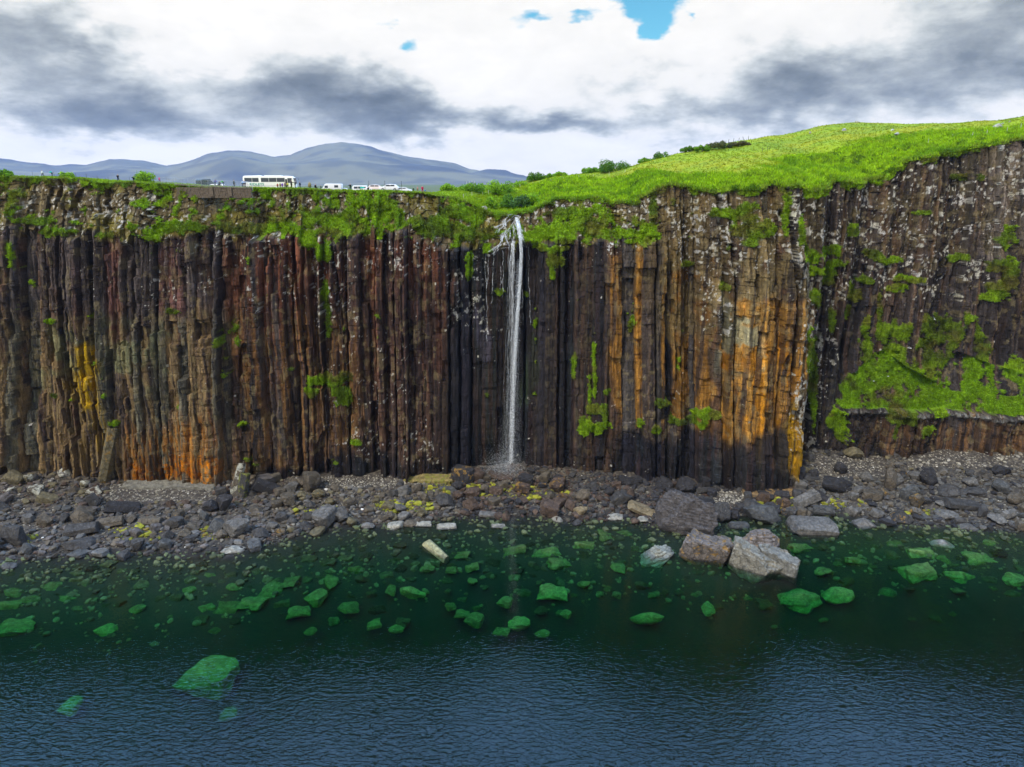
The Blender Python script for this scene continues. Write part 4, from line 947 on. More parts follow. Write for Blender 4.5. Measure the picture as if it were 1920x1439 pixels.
def fall_path(uv, off=.35, steps=60, jit=.0, seed=0, free=False):
    """follow the rock where it touches, then drop straight"""
    r = np.random.default_rng(seed); u = np.array([a for a, b in uv], float); v = np.array([b for a, b in uv], float)
    s = np.r_[0, np.cumsum(np.hypot(np.diff(u), np.diff(v)))]; q = np.linspace(0, s[-1], steps); uu = np.interp(q, s, u); vv = np.interp(q, s, v)
    pts = []; Y = None; ymin = 999
    for a, b in zip(uu, vv):
        Y = 181. if Y is None else Y
        for _ in range(3):
            x, y, z = atY(a, b, Y); Yn = Ycliff(float(x), min(float(z), float(ztop(x))-.1))-off; Y = .5*Y+.5*Yn
        if free: ymin = min(ymin, Y); Y = ymin
        x, y, z = atY(a, b, Y); pts.append((float(x), float(y), float(z)))
    pts = np.array(pts); k_ = 5; ker = np.ones(k_)/k_
    ys_ = np.convolve(np.r_[np.full(k_//2, pts[0, 1]), pts[:, 1], np.full(k_//2, pts[-1, 1])], ker, 'valid'); pts[:, 1] = np.minimum(ys_, pts[:, 1]+.1) if not free else ys_
    pts[:, 0] += (fbm(pts[:, 2]*.9, pts[:, 2]*0+seed, 500, 3)-.5)*jit
    return pts
WF = empty('waterfall', (0, 178, 0), label='tall thin waterfall dropping from the grassy notch to the beach', cat='waterfall')
Wm = Vector((0, -178, 0))
def wstr(name, L): o = strand_mesh(name, L, WF); o.location = Wm; return o
fr = np.random.default_rng(44)
main = [(968, 408), (972, 425), (975, 445), (977, 480), (975, 520), (972, 560), (969, 600), (966, 650), (963, 700), (961, 760), (958, 830), (957, 894)]
L = []
for i in range(40):
    p_ = fall_path(main, .9, 150, .0, i, True); fall_ = np.linspace(0, 1, len(p_))
    sp_ = fr.normal(0, .14)+fr.normal(0, .30)*fall_**.7; p_[:, 0] += sp_+(fbm(p_[:, 2]*.25, p_[:, 2]*0+i, 510, 3)-.5)*(.2+.5*fall_); p_[:, 1] += fr.normal(0, .35)*(.3+fall_)
    al = np.interp(fall_, [0, .12, .35, .7, 1], [1, .9, .5, .30, .28])*fr.uniform(.35, 1.)
    L.append((p_, (.035+.07*fr.random())*np.interp(fall_, [0, .1, .5, 1], [1.7, 1.3, .9, 1.2]), al))
wstr('main_stream', L)
second = [(962, 452), (960, 480), (959, 520), (959, 560), (958, 620), (957, 700), (956, 780), (955, 893)]
L = []
for i in range(18):
    p_ = fall_path(second, .9, 140, .0, 60+i, True); fall_ = np.linspace(0, 1, len(p_)); p_[:, 0] += fr.normal(0, .55)*(.4+.8*fall_)+(fbm(p_[:, 2]*.3, p_[:, 2]*0+i, 520, 3)-.5)*.8
    al = np.interp(fall_, [0, .2, .5, 1], [.6, .30, .16, .09])*fr.uniform(.3, 1.); L.append((p_, np.full(len(p_), .05+.09*fr.random())*(1+.6*fall_), al))
wstr('side_stream', L)
casc = [[(968, 404), (956, 404), (948, 412), (946, 425), (936, 430), (932, 436)], [(965, 406), (950, 418), (940, 424), (931, 427)], [(970, 405), (966, 420), (970, 430), (972, 446)], [(966, 410), (960, 425), (950, 436), (942, 448), (938, 458), (925, 468), (915, 474)],
        [(972, 430), (962, 428), (950, 430), (942, 440), (940, 452)], [(962, 425), (964, 440), (962, 455), (962, 470)], [(948, 436), (949, 450), (952, 460)], [(938, 458), (930, 470), (922, 478)], [(976, 440), (980, 452), (984, 464)], [(975, 425), (978, 436)], [(955, 464), (948, 466), (940, 466)], [(975, 408), (971, 404), (960, 402), (950, 404)], [(945, 412), (940, 420), (928, 426)], [(956, 432), (957, 448), (959, 462)]]
L = []
for i, c_ in enumerate(casc):
    for j in range(5):
        p_ = fall_path([(a+fr.normal(0, 1.9), b+fr.normal(0, 1.)) for a, b in c_], .4, 26, .7, 90+i*3+j); L.append((p_, np.full(len(p_), fr.uniform(.03, .085)), np.full(len(p_), fr.uniform(.65, 1))))
wstr('cascade', L)
trk = [[(911, 474), (908, 500), (912, 530), (914, 580), (913, 640)], [(925, 462), (925, 500), (923, 540), (922, 570)], [(989, 455), (992, 480), (991, 520), (993, 560), (995, 610)], [(939, 500), (939, 545)], [(978, 500), (979, 560), (981, 610)], [(917, 480), (915, 510), (913, 540)], [(943, 470), (944, 520), (942, 560)]]
L = []
for i, c_ in enumerate(trk):
    p_ = fall_path(c_, .25, 60, .5, 140+i); L.append((p_, np.full(len(p_), .075), np.full(len(p_), .42)))
wstr('trickle', L)
# spray: fine drops round the falling water and where it lands
N = 16000; q = fr.random(N)**.8; zt_ = 57-54*q; xc = np.interp(zt_, [3, 57], [-.5, 1.6]); g = fr.normal(size=(N, 2)); sx_ = .35+1.5*q**2; low = fr.random(N) < .34
zz = np.where(low, np.abs(fr.normal(0, 3.2, N))+2.2, zt_); xx = np.where(low, -2.2+fr.normal(0, 2.6, N), xc+g[:, 0]*sx_); yy = np.where(low, 173.5+fr.normal(0, 1.5, N), 175+g[:, 1]*.9)
tv = np.array([[1, 0, -.5], [-.5, .87, -.5], [-.5, -.87, -.5], [0, 0, 1.6]]); tf = np.array([[0, 1, 3], [1, 2, 3], [2, 0, 3], [0, 2, 1]])
sz_ = fr.uniform(.012, .038, N)
V = (tv[None]*sz_[:, None, None]+np.stack([xx, yy, zz], 1)[:, None]).reshape(-1, 3); Fs = (tf[None]+(np.arange(N)*4)[:, None, None]).reshape(-1, 3)
m_spray = simple('spray', (.78, .82, .86), .5, .3)
o = link('spray', mesh_np('spray', V, Fs), m_spray, WF); o.location = Wm; o['kind'] = 'stuff'

# ------------------------------------------------------------------ car park ground
def gz(x, y): return float(zland(x, y))+.12
m_gravel = simple('gravel_track', (.22, .20, .17), .95, .1)
gx, gy = np.meshgrid(np.linspace(-88, -22, 40), np.linspace(0, 1, 10)); gyy = Yedge(gx)+7+gy*26
o = link('car_park', mesh_np('car_park', np.stack([gx, gyy, zland(gx, gyy)+.35], -1).reshape(-1, 3), grid_faces(10, 40)), m_gravel); tag(o, kind='structure')
def at_land(u, Y):
    """ground point on the sight line column u at distance Y"""
    x = (u-960)/F*(Y*CP+.5); return x, Y, gz(x, Y)

PLY = float(Yedge(np.linspace((325-960)/F*175, (472-960)/F*175, 60)).min())-.35
def plat(u):      # top of the viewpoint wall
    v = np.interp(u, [290, 345, 400, 470], [344, 346.5, 350, 352.5]); Y = PLY; x, y, z = atY(u, v, Y); return float(x), float(y), float(z)
# ------------------------------------------------------------------ people
m_skin = simple('skin', (.42, .26, .18), .6, .3); m_cloth = objcol('cloth', .9, .1, .2, 6); m_hair = simple('dark_hair', (.02, .015, .012), .6, .3)
def skinmesh(name, V, E, Rr, sub=1):
    me = bpy.data.meshes.new(name); me.from_pydata([Vector(v) for v in V], E, []); o = bpy.data.objects.new(name+'_tmp', me); COL.objects.link(o)
    o.modifiers.new('s', 'SKIN'); 
    lay = me.skin_vertices[0].data if me.skin_vertices else None
    if lay is None:
        bpy.context.view_layer.objects.active = o; o.select_set(True); bpy.ops.object.mode_set(mode='EDIT'); bpy.ops.object.mode_set(mode='OBJECT'); lay = me.skin_vertices[0].data
    for i, r in enumerate(Rr): lay[i].radius = (r, r); lay[i].use_root = (i == 0)
    md = o.modifiers.new('u', 'SUBSURF'); md.levels = sub; md.render_levels = sub
    dg = bpy.context.evaluated_depsgraph_get(); dg.update(); m2 = bpy.data.meshes.new_from_object(o.evaluated_get(dg)); m2.name = name
    for p_ in m2.polygons: p_.use_smooth = True
    bpy.data.objects.remove(o); return m2
def skel(pose):
    """joints facing -Y (towards the sea), feet at z=0"""
    b = dict(pel=(0, 0, .95), chest=(0, 0, 1.30), neck=(0, 0, 1.47), head=(0, -.02, 1.62), crown=(0, 0, 1.70),
             shl=(.19, 0, 1.40), ell=(.25, .02, 1.12), wrl=(.24, -.08, .87), hal=(.24, -.10, .79), shr=(-.19, 0, 1.40), elr=(-.25, .02, 1.12), wrr=(-.24, -.08, .87), har=(-.24, -.10, .79),
             hil=(.10, 0, .92), knl=(.12, -.02, .50), anl=(.12, .03, .08), tol=(.13, -.14, .04), hir=(-.10, 0, .92), knr=(-.12, -.02, .50), anr=(-.12, .03, .08), tor=(-.13, -.14, .04))
    if pose == 'photo': b.update(ell=(.26, -.18, 1.20), wrl=(.10, -.30, 1.48), hal=(.04, -.32, 1.56), elr=(-.26, -.18, 1.20), wrr=(-.10, -.30, 1.48), har=(-.04, -.32, 1.56))
    if pose == 'lean': b.update(chest=(0, -.22, 1.24), neck=(0, -.32, 1.38), head=(0, -.40, 1.50), crown=(0, -.42, 1.58), shl=(.19, -.27, 1.32), shr=(-.19, -.27, 1.32), ell=(.24, -.42, 1.10), wrl=(.15, -.62, 1.05), hal=(.12, -.70, 1.05), elr=(-.24, -.42, 1.10), wrr=(-.15, -.62, 1.05), har=(-.12, -.70, 1.05))
    if pose == 'walk': b.update(knl=(.12, -.16, .52), anl=(.12, -.18, .10), tol=(.13, -.34, .06), knr=(-.12, .08, .50), anr=(-.12, .34, .14), tor=(-.13, .20, .06), wrl=(.22, .12, .90), hal=(.22, .12, .82), wrr=(-.22, -.22, .92), har=(-.22, -.26, .85))
    if pose == 'point': b.update(elr=(-.42, -.05, 1.30), wrr=(-.62, -.08, 1.28), har=(-.70, -.08, 1.28))
    if pose == 'sit': b.update(**{k: (v[0], v[1]+.28, v[2]-.42) for k, v in b.items() if k[:2] not in ('kn', 'an', 'to')}, knl=(.13, -.20, .52), anl=(.13, -.16, .10), tol=(.13, -.32, .05), knr=(-.13, -.20, .52), anr=(-.13, -.16, .10), tor=(-.13, -.32, .05))
    if pose == 'hug': b.update(ell=(.30, -.18, 1.22), wrl=(.20, -.42, 1.30), hal=(.14, -.50, 1.32), elr=(-.30, -.18, 1.22), wrr=(-.20, -.42, 1.30), har=(-.14, -.50, 1.32))
    return b
BODY_N = ['pel', 'chest', 'neck', 'head', 'crown', 'shl', 'ell', 'wrl', 'hal', 'shr', 'elr', 'wrr', 'har', 'hil', 'knl', 'anl', 'tol', 'hir', 'knr', 'anr', 'tor']
BODY_R = [.13, .14, .055, .10, .075, .065, .045, .032, .035, .065, .045, .032, .035, .085, .058, .042, .035, .085, .058, .042, .035]
BODY_E = [(0, 1), (1, 2), (2, 3), (3, 4), (1, 5), (5, 6), (6, 7), (7, 8), (1, 9), (9, 10), (10, 11), (11, 12), (0, 13), (13, 14), (14, 15), (15, 16), (0, 17), (17, 18), (18, 19), (19, 20)]
PM = {}
def pmesh(pose):
    if pose in PM: return PM[pose]
    b = skel(pose); V = [b[n] for n in BODY_N]
    body = skinmesh('body', V, BODY_E, BODY_R)
    jn = ['chest', 'pel', 'shl', 'ell', 'wrl', 'shr', 'elr', 'wrr', 'neck']; jk = skinmesh('jacket', [b[n] for n in jn], [(0, 1), (0, 2), (2, 3), (3, 4), (0, 5), (5, 6), (6, 7), (0, 8)], [.175, .165, .09, .07, .055, .09, .07, .055, .08])
    tn = ['pel', 'hil', 'knl', 'anl', 'hir', 'knr', 'anr']; tr_ = skinmesh('trousers', [b[n] for n in tn], [(0, 1), (1, 2), (2, 3), (0, 4), (4, 5), (5, 6)], [.155, .11, .08, .062, .11, .08, .062])
    hp = Vector(b['head']); cp_ = Vector(b['crown']); hr = skinmesh('hair', [hp+Vector((0, .035, .0)), cp_+Vector((0, .02, .03))], [(0, 1)], [.105, .085])
    # face: nose and eyes so that the head reads when seen near
    mb = MB(); mb.box(tuple(hp+Vector((0, -.115, .0))), (.022, .03, .04)); 
    for s_ in (-1, 1): mb.box(tuple(hp+Vector((s_*.035, -.10, .03))), (.022, .012, .012))
    mb.box(tuple(hp+Vector((0, -.10, -.045))), (.045, .012, .010)); fme = bpy.data.meshes.new('face'); fme.from_pydata(mb.v, [], mb.f)
    for me_, m_ in ((body, m_skin), (jk, m_cloth), (tr_, m_cloth), (hr, m_hair), (fme, m_skin)): me_.materials.clear(); me_.materials.append(m_)
    PM[pose] = (body, jk, tr_, hr, fme); return PM[pose]
def person(u, Y, pose, jc, tc, rz, label, scale=1.0, hood=False, dz=0., cape=False, x=None, z=None):
    if z is not None: q_ = plat(u); Y = PLY+1.0+(Y-180.4); z = q_[2]-.05
    X_, Y_, Z_ = at_land(u, Y)
    if z is not None: Z_ = z
    body, jk, tr_, hr, fme = pmesh(pose)
    o = bpy.data.objects.new('person', body); COL.objects.link(o); o.location = (X_, Y_, Z_+dz); o.rotation_euler = (0, 0, rz); o.scale = (scale,)*3
    tag(o, label, 'person', 'visitors along the cliff top')
    for nm, me_, c_ in (('jacket', jk, jc), ('trousers', tr_, tc), ('hair', hr, None), ('face', fme, None)):
        q = bpy.data.objects.new(nm, me_); COL.objects.link(q); q.parent = o
        if c_: q.color = tuple(c_)+(1,)
    if cape:
        mb = MB(); mb.tube([(0, 0, .45), (0, 0, .9), (0, 0, 1.25), (0, 0, 1.45), (0, 0, 1.52)], [.42, .40, .36, .22, .10], 14); q = mb.build('cape', m_cloth, o, smooth=True); q.color = tuple(jc)+(1,)
    return o
navy = (.012, .016, .035); black = (.010, .010, .012)
person(84, 190, 'walk', (.75, .75, .75), (.05, .05, .06), 1.2, 'person in a white top far left behind the grass crest', dz=.25)
person(102, 190, 'lean', (.01, .50, .55), (.03, .03, .04), -1.2, 'person in a turquoise jacket bending forward at far left', dz=.35)
person(224, 178.6, 'photo', navy, navy, .5, 'tall dark-clothed person holding a camera on the left grass')
person(253, 180.5, 'point', navy, (.02, .02, .03), 1.0, 'dark-clothed person with arm out left of the round bush', dz=-.3)
person(301, 184.5, 'walk', (.75, .06, .22), (.15, .05, .08), 1.4, 'person in a pink jacket behind the left end of the railing', .85)
person(404, 180.6, 'lean', (.012, .03, .42), (.06, .08, .12), .9, 'person in a royal blue jacket leaning on the viewpoint railing', z=74.0)
person(411, 180.9, 'sit', (.07, .10, .11), (.06, .08, .09), -.4, 'person in grey sitting low beside the royal blue jacket', z=74.0)
person(420, 180.6, 'lean', (.10, .52, .10), (.03, .06, .05), -1.1, 'person in a bright green jacket at the viewpoint railing', z=74.0)
person(440, 180.5, 'stand', (.05, .075, .08), (.03, .045, .06), 2.6, 'person in grey-green standing straight at the viewpoint railing', z=73.75)
person(456, 180.4, 'lean', (.10, .42, .85), (.04, .04, .06), .7, 'person in a pale blue top leaning at the railing corner', z=73.6)
person(460, 181.2, 'stand', (.012, .02, .10), (.05, .05, .07), .4, 'person in navy standing behind the pale blue top', z=73.9)
person(521, 181.5, 'stand', (.35, .05, .04), (.05, .04, .04), 0, 'small person in dark red in front of the coach', .72)
person(526, 182, 'stand', (.26, .24, .08), (.10, .10, .06), .5, 'small person in olive in front of the coach', .80)
person(530, 181.2, 'stand', (.18, .06, .50), (.12, .05, .3), 0, 'small person in purple in front of the coach', .78)
person(535, 182.4, 'stand', (.30, .20, .22), (.10, .10, .12), 0, 'person in greyish pink in front of the coach', .9)
person(540, 181.4, 'stand', (.55, .55, .08), (.06, .05, .03), 0, 'small dark-haired person in yellow in front of the coach', .82)
person(547, 180.4, 'hug', black, black, 1.3, 'left person of two in black beside the coach nose', 1.08)
person(554, 180.4, 'hug', black, black, -1.3, 'right person of two in black beside the coach nose', 1.05)
person(563, 181.5, 'walk', (.012, .02, .04), (.03, .04, .06), -.8, 'person in dark clothes walking just right of the coach', .95)
person(581, 180.5, 'stand', (.23, .19, .09), (.05, .05, .04), 0, 'broad person in a khaki cape on the cliff top', .98, cape=True)
person(593, 180.5, 'sit', black, (.02, .02, .02), .9, 'person in black sitting right of the khaki cape', .98)
person(602, 180.5, 'stand', (.02, .025, .035), black, 1.8, 'person in dark grey between khaki cape and white camper van', .82, dz=-.25)
person(657, 181, 'point', black, (.03, .07, .05), .4, 'person in black coat and dark green trousers left of teal-striped van')
person(690, 190, 'stand', (.02, .03, .03), black, 0, 'small dark person right of the teal-striped van', .85)
person(775, 184, 'stand', (.05, .10, .07), (.04, .05, .04), 0, 'small person in dull green right of the parked cars', .75)
person(783, 184, 'walk', (.55, .22, .22), (.22, .20, .08), 1.2, 'person in salmon pink right of the parked cars', .9)
person(792, 183.5, 'stand', (.45, .02, .09), (.30, .02, .08), .3, 'person in crimson at the right end of the visitors', .98)
person(797, 183.5, 'stand', (.05, .15, .55), (.05, .08, .3), 0, 'small person in blue beside the crimson one', .55)

# ------------------------------------------------------------------ coach and cars
m_paint = objcol('car_paint', .25, .5, .04, 1.5); m_glass = simple('dark_glass', (.035, .045, .06), .08, .8); m_tyre = simple('tyre', (.02, .02, .02), .9, .2); m_rim = simple('rim', (.45, .46, .48), .35, .5, .8)
m_lamp = simple('lamp_lens', (.75, .76, .78), .1, .8); m_trim = simple('dark_trim', (.03, .03, .035), .6, .3)
m_green = simple('green_lettering', (.01, .30, .22), .5, .3)
def profile_body(name, prof, w, tum, mat, parent, bev=.06):
    """side outline extruded across, narrowed towards the roof"""
    bm = bmesh.new(); zmax = max(z for x, z in prof); zb_ = min(z for x, z in prof); n = len(prof); rows = []
    for y_ in (-1, -.5, 0, .5, 1):
        rows.append([bm.verts.new((x, y_*w/2*(1-tum*max(0, (z-zb_)/(zmax-zb_)-.45)), z)) for x, z in prof])
    for a in range(4):
        for i in range(n): bm.faces.new((rows[a][i], rows[a][(i+1) % n], rows[a+1][(i+1) % n], rows[a+1][i]))
    bm.faces.new(rows[0][::-1]); bm.faces.new(rows[4]); bmesh.ops.recalc_face_normals(bm, faces=bm.faces)
    ed = [e for e in bm.edges if len(e.link_faces) == 2 and e.calc_face_angle(0) > .5]
    bmesh.ops.bevel(bm, geom=ed, offset=bev, segments=2, affect='EDGES', profile=.6)
    me = bpy.data.meshes.new(name); bm.to_mesh(me); bm.free()
    for p_ in me.polygons: p_.use_smooth = True
    return link(name, me, mat, parent)
def wheel(parent, x, y, r):
    w_ = MB().tube([(x, y-.12, r), (x, y+.12, r)], r, 20).build('wheel', m_tyre, parent, .02)
    MB().tube([(x, y-.135 if y < 0 else y+.05, r), (x, y-.05 if y < 0 else y+.135, r)], r*.58, 14).build('rim', m_rim, w_)
def vehicle(u, Y, kind, colour, rz, label, flip=1, dz=0., stripe=None, scale=1.):
    x, y, z = at_land(u, Y)
    o = empty(dict(van='camper_van', car='parked_car', minibus='minibus')[kind], (x, y, z+dz), rz, label=label, cat='van' if kind != 'car' else 'car', group='vehicles in the car park'); o.scale = (scale*flip, scale, scale)
    if kind == 'car': pr = [(-2.05, .3), (-2.1, .75), (-1.85, .95), (-1.35, 1.38), (-.2, 1.47), (.55, 1.38), (1.15, .98), (1.95, .82), (2.1, .55), (2.08, .3)]; w = 1.75; wr = .31; wx_ = (-1.3, 1.3); win = [(-1.25, -.35, 1.0, 1.34), (-.27, .62, 1.0, 1.33)]
    elif kind == 'van': pr = [(-2.7, .35), (-2.75, 2.2), (-2.6, 2.42), (1.15, 2.45), (1.55, 2.3), (2.1, 1.35), (2.7, 1.15), (2.78, .35)]; w = 2.0; wr = .34; wx_ = (-1.75, 1.85); win = [(-1.9, -.9, 1.45, 2.05), (.75, 1.6, 1.35, 1.95)]
    else: pr = [(-2.5, .35), (-2.55, 1.6), (-2.2, 2.0), (1.0, 2.02), (1.75, 1.25), (2.4, 1.05), (2.5, .35)]; w = 1.9; wr = .33; wx_ = (-1.6, 1.6); win = [(-2.1, -1.1, 1.2, 1.75), (-1.0, .0, 1.2, 1.75), (.1, .95, 1.2, 1.7)]
    b = profile_body('body', pr, w, .28 if kind == 'car' else .12, m_paint, o); b.color = tuple(colour)+(1,)
    for s_ in (-1, 1):
        for (a, c_, d, e) in win: MB().box(((a+c_)/2, s_*w/2*(.93 if kind == 'car' else .965), (d+e)/2), (c_-a, .03, e-d)).build('window', m_glass, o, .01)
        for q in wx_: wheel(o, q, s_*(w/2-.10), wr)
        MB().box((pr[-1][0]-.02, s_*w*.36, .68), (.10, .30, .16)).build('headlight', m_lamp, o, .03)
    if stripe: 
        for s_ in (-1, 1): MB().box((.1, s_*w/2*.992, 1.5), (1.1, .02, .38)).build('stripe', simple('stripe_paint', stripe, .4), o)
    wsx = dict(car=(.88, 1.18), van=(1.86, 1.85), minibus=(1.42, 1.63))[kind]
    q = MB().box((0, 0, 0), (.04, w*.74, .62 if kind != 'car' else .5)).build('windscreen', m_glass, o, .01); q.location = (wsx[0], 0, wsx[1]); q.rotation_euler = (0, dict(car=-.98, van=-.52, minibus=-.78)[kind], 0)
    return o
white = (.72, .73, .74)
vehicle(412, 200, 'minibus', white, .05, 'white vehicle half hidden behind the viewpoint railing', dz=-1.1, scale=1.0)
vehicle(386, 199, 'minibus', (.05, .07, .08), 1.3, 'dark vehicle behind the left part of the viewpoint railing', dz=0)
vehicle(622, 196, 'van', white, math.pi, 'white camper van with a square back, leftmost of the roofs', dz=-.15)
vehicle(646, 197, 'car', white, 0, 'low white car right of the camper van', dz=0.05)
vehicle(680, 196, 'minibus', white, 0, 'white van with a teal stripe on its side', stripe=(.02, .45, .42), dz=.15)
vehicle(706, 197, 'car', (.70, .60, .56), 0, 'white car with a reddish window line, right of the teal-striped van', dz=.75, scale=1.15)
vehicle(730, 196.5, 'car', white, math.pi, 'white car in the middle of the row of car roofs', dz=.8, scale=1.2)
vehicle(757, 197, 'car', (.66, .68, .70), 0, 'pale grey car at the right end of the row', dz=.4)
for u_, lab in ((692, 'thin dark pole behind the van with the teal stripe'), (722, 'thin dark pole between the car roofs'), (753, 'thin dark pole behind the last pale car')):
    x, y, z = at_land(u_, 193); MB().tube([(0, 0, -.3), (0, 0, 3.1)], .05, 6).tube([(0, 0, 3.05), (0, 0, 3.16)], .09, 6).build('pole', m_trim, None, loc=(x, y, z)); tag(bpy.data.objects[-1] if False else COL.objects[-1], lab, 'pole', 'poles in the car park')
# coach, 13 m long, nose to the right
cx, cy, cz = at_land(507, 188); cz = 72.95
CO = empty('coach', (cx+.1, cy, cz), 0, label='white coach with green RIDLEYS lettering parked behind the railing', cat='coach')
Lc = 13.3/2; CO.scale = (.96, .96, .93)
b = profile_body('body', [(-Lc, .35), (-Lc-.05, 1.2), (-Lc+.05, 3.25), (-Lc+.35, 3.5), (-2.6, 3.62), (-2.0, 3.42), (3.6, 3.42), (4.3, 3.50), (5.6, 3.40), (6.3, 3.0), (6.62, 1.5), (6.66, .35)], 2.5, .06, m_paint, CO, .09); b.color = (.80, .80, .80, 1)
for s_ in (-1, 1):
    y_ = s_*1.232
    xs_ = [-6.1, -4.2, -2.25, -1.95, .05, 2.05, 4.1]
    for a, c_ in ((-6.2, -4.30), (-4.22, -2.55), (-1.95, .02), (.10, 2.02), (2.10, 4.15), (4.85, 5.95)):
        MB().box(((a+c_)/2, y_, 2.45 if a < 4.5 else 2.3), (c_-a, .05, 1.05 if a < 4.5 else 1.25)).build('window', m_glass, CO, .015)
    for q in (-4.3, -3.1, 4.1): wheel(CO, q, s_*1.12, .5)
    MB().box((0, s_*1.262, 1.0), (9.5, .02, .03)).build('luggage_door_seam', m_trim, CO)
    MB().box((6.62, s_*.85, .85), (.12, .45, .25)).build('headlight', m_lamp, CO, .04)
MB().box((4.5, -1.262, 1.55), (.5, .03, 2.2)).build('door', m_trim, CO, .02)
q = MB().box((0, 0, 0), (.05, 2.1, 1.5)).build('windscreen', m_glass, CO, .02); q.location = (6.52, 0, 2.2); q.rotation_euler = (0, -.17, 0)
for s_ in (-1, 1): MB().tube([(6.3, s_*1.2, 3.0), (6.9, s_*1.3, 2.9), (7.0, s_*1.3, 2.5)], [.03, .03, .09], 6).build('mirror', m_trim, CO)
MB().box((1.0, 0, 3.53), (4.5, 1.6, .14)).build('roof_unit', m_paint, CO, .05).color = (.8, .8, .8, 1)
fc = bpy.data.curves.new('lettering', 'FONT'); fc.body = 'RIDLEYS'; fc.size = 1.02; fc.extrude = .012; fc.align_x = 'CENTER'; fc.offset = .012
fo = bpy.data.objects.new('lt', fc); COL.objects.link(fo); dg = bpy.context.evaluated_depsgraph_get(); dg.update(); me = bpy.data.meshes.new_from_object(fo.evaluated_get(dg)); bpy.data.objects.remove(fo)
me.materials.clear(); q = link('lettering', me, m_green, CO); q.location = (-3.1, -1.285, 1.05); q.rotation_euler = (math.pi/2, 0, 0); q.scale = (1.0, .82, 1)

# ------------------------------------------------------------------ retaining wall, railing and fences
m_wall = simple('old_masonry', (.13, .105, .08), .95, .1, var=.35); m_steel = simple('galvanised_steel', (.34, .37, .40), .5, .5, .5)
WL = empty('retaining_wall', plat(400), label='old stone retaining wall carrying the viewpoint railing', cat='wall'); wl = Vector(plat(400))
mb = MB(); rw = random.Random(5); us = np.arange(330, 470, 3.6)
for i, u_ in enumerate(us):
    a = Vector(plat(u_))-wl; c_ = Vector(plat(u_+3.5))-wl; w_ = (c_.x-a.x)
    for r_i in range(5):
        off_ = w_*.5*(r_i % 2); hh_ = .46; mb.box((a.x+w_/2+off_, rw.uniform(-.06, .06), -.42-r_i*(hh_+.01)), (w_*.985, .7+rw.uniform(-.06, .06), hh_))
mb.build('stonework', m_wall, WL, .03)
mb = MB()
for u_ in np.arange(328, 470, 7.2):
    a = Vector(plat(u_))-wl; c_ = Vector(plat(u_+7.1))-wl; mb.box(((a.x+c_.x)/2, -.02, (a.z+c_.z)/2-.09), (c_.x-a.x-.02, .92, .17))
mb.build('coping', simple('coping_stone', (.19, .165, .135), .9, .1, var=.3), WL, .02)
for u_ in (397, 432): 
    a = Vector(plat(u_))-wl; MB().box((a.x, -.45, -1.2), (.9, .5, 2.0), taper=.15).build('buttress', m_wall, WL, .03)
RL = empty('railing', plat(380), label='galvanised mesh railing along the cliff viewpoint', cat='railing'); rl_ = Vector(plat(380)); pts_ = []
for u_ in np.arange(290, 471, 12.5): a = Vector(plat(u_))-rl_; pts_.append(Vector((a.x, .15, a.z)))
for a in pts_: MB().tube([a, a+Vector((0, 0, 1.35))], .028, 6).build('post', m_steel, RL)
MB().tube([a+Vector((0, 0, 1.33)) for a in pts_], .022, 6).build('top_rail', m_steel, RL)
MB().tube([a+Vector((0, 0, .15)) for a in pts_], .016, 6).build('bottom_rail', m_steel, RL)
mb = MB()
for i in range(len(pts_)-1):
    for j in range(1, 14): a = pts_[i].lerp(pts_[i+1], j/14); mb.box((a.x, a.y, a.z+.74), (.010, .010, 1.16))
mb.build('mesh_panel', m_steel, RL)
GT = empty('gate_rail', plat(462), label='short pale tubular barrier with rounded corners at the wall end', cat='barrier'); g0 = Vector(plat(462)); a = Vector(plat(452))-g0; c_ = Vector(plat(474))-g0; a.y = c_.y = -.25
MB().tube([a+Vector((0, 0, .2)), a+Vector((0, 0, .95)), a+Vector((.25, 0, 1.18)), c_+Vector((-.25, 0, 1.22)), c_+Vector((0, 0, 1.0)), c_+Vector((0, 0, -.5))], .05, 8).build('frame', simple('pale_tube', (.6, .62, .64), .5), GT, smooth=True)
MB().tube([a+Vector((0, 0, .6)), c_+Vector((0, 0, .6))], .03, 6).build('mid_rail', m_steel, GT)
m_post = simple('weathered_post', (.45, .43, .38), .9, .1); m_dark_post = simple('dark_post', (.06, .055, .05), .9, .1)
def fence(name, uv, Ys, h, mat, lab, wires=2, tiltr=.0, seed=1, r_=.06):
    pts = []; rf = random.Random(seed)
    for (u_, v_), Y in zip(uv, Ys):
        # walk out along the sight column to where the hillside reaches that height in the view
        best = None
        for Yt in np.arange(Y-60, Y+70, 1.0):
            x, y, z = atY(u_, v_, Yt); e_ = Yedge(float(x))
            if Yt < e_+.5: continue
            if float(z) <= gz(float(x), Yt)+.0: best = (float(x), float(Yt), gz(float(x), Yt)); break
        if best is None: x = (u_-960)/F*(Y*CP+.5); best = (x, Y, gz(x, Y))
        pts.append(Vector(best))
    root = empty(name, pts[0], label=lab, cat='fence'); R0 = pts[0]; tops = []
    for p_ in pts:
        a = p_-R0; tl = Vector((rf.uniform(-tiltr, tiltr), 0, 0)); tp_ = a+Vector((0, 0, h))+tl; MB().tube([a-Vector((0, 0, .4)), tp_], [r_, r_*.85], 6).build('post', mat, root); tops.append((a, tp_))
    for k_ in range(wires):
        f_ = .55+.35*k_; MB().tube([a.lerp(b_, f_) for a, b_ in tops], .008, 4).build('wire', m_steel, root)
    return root
fence('wire_fence', [(869, 374), (885, 370), (905, 368), (916, 367), (928, 365), (941, 362)], [192, 193, 194, 195, 196, 197], 1.3, m_post, 'pale post and wire fence left of the stream gully', seed=2)
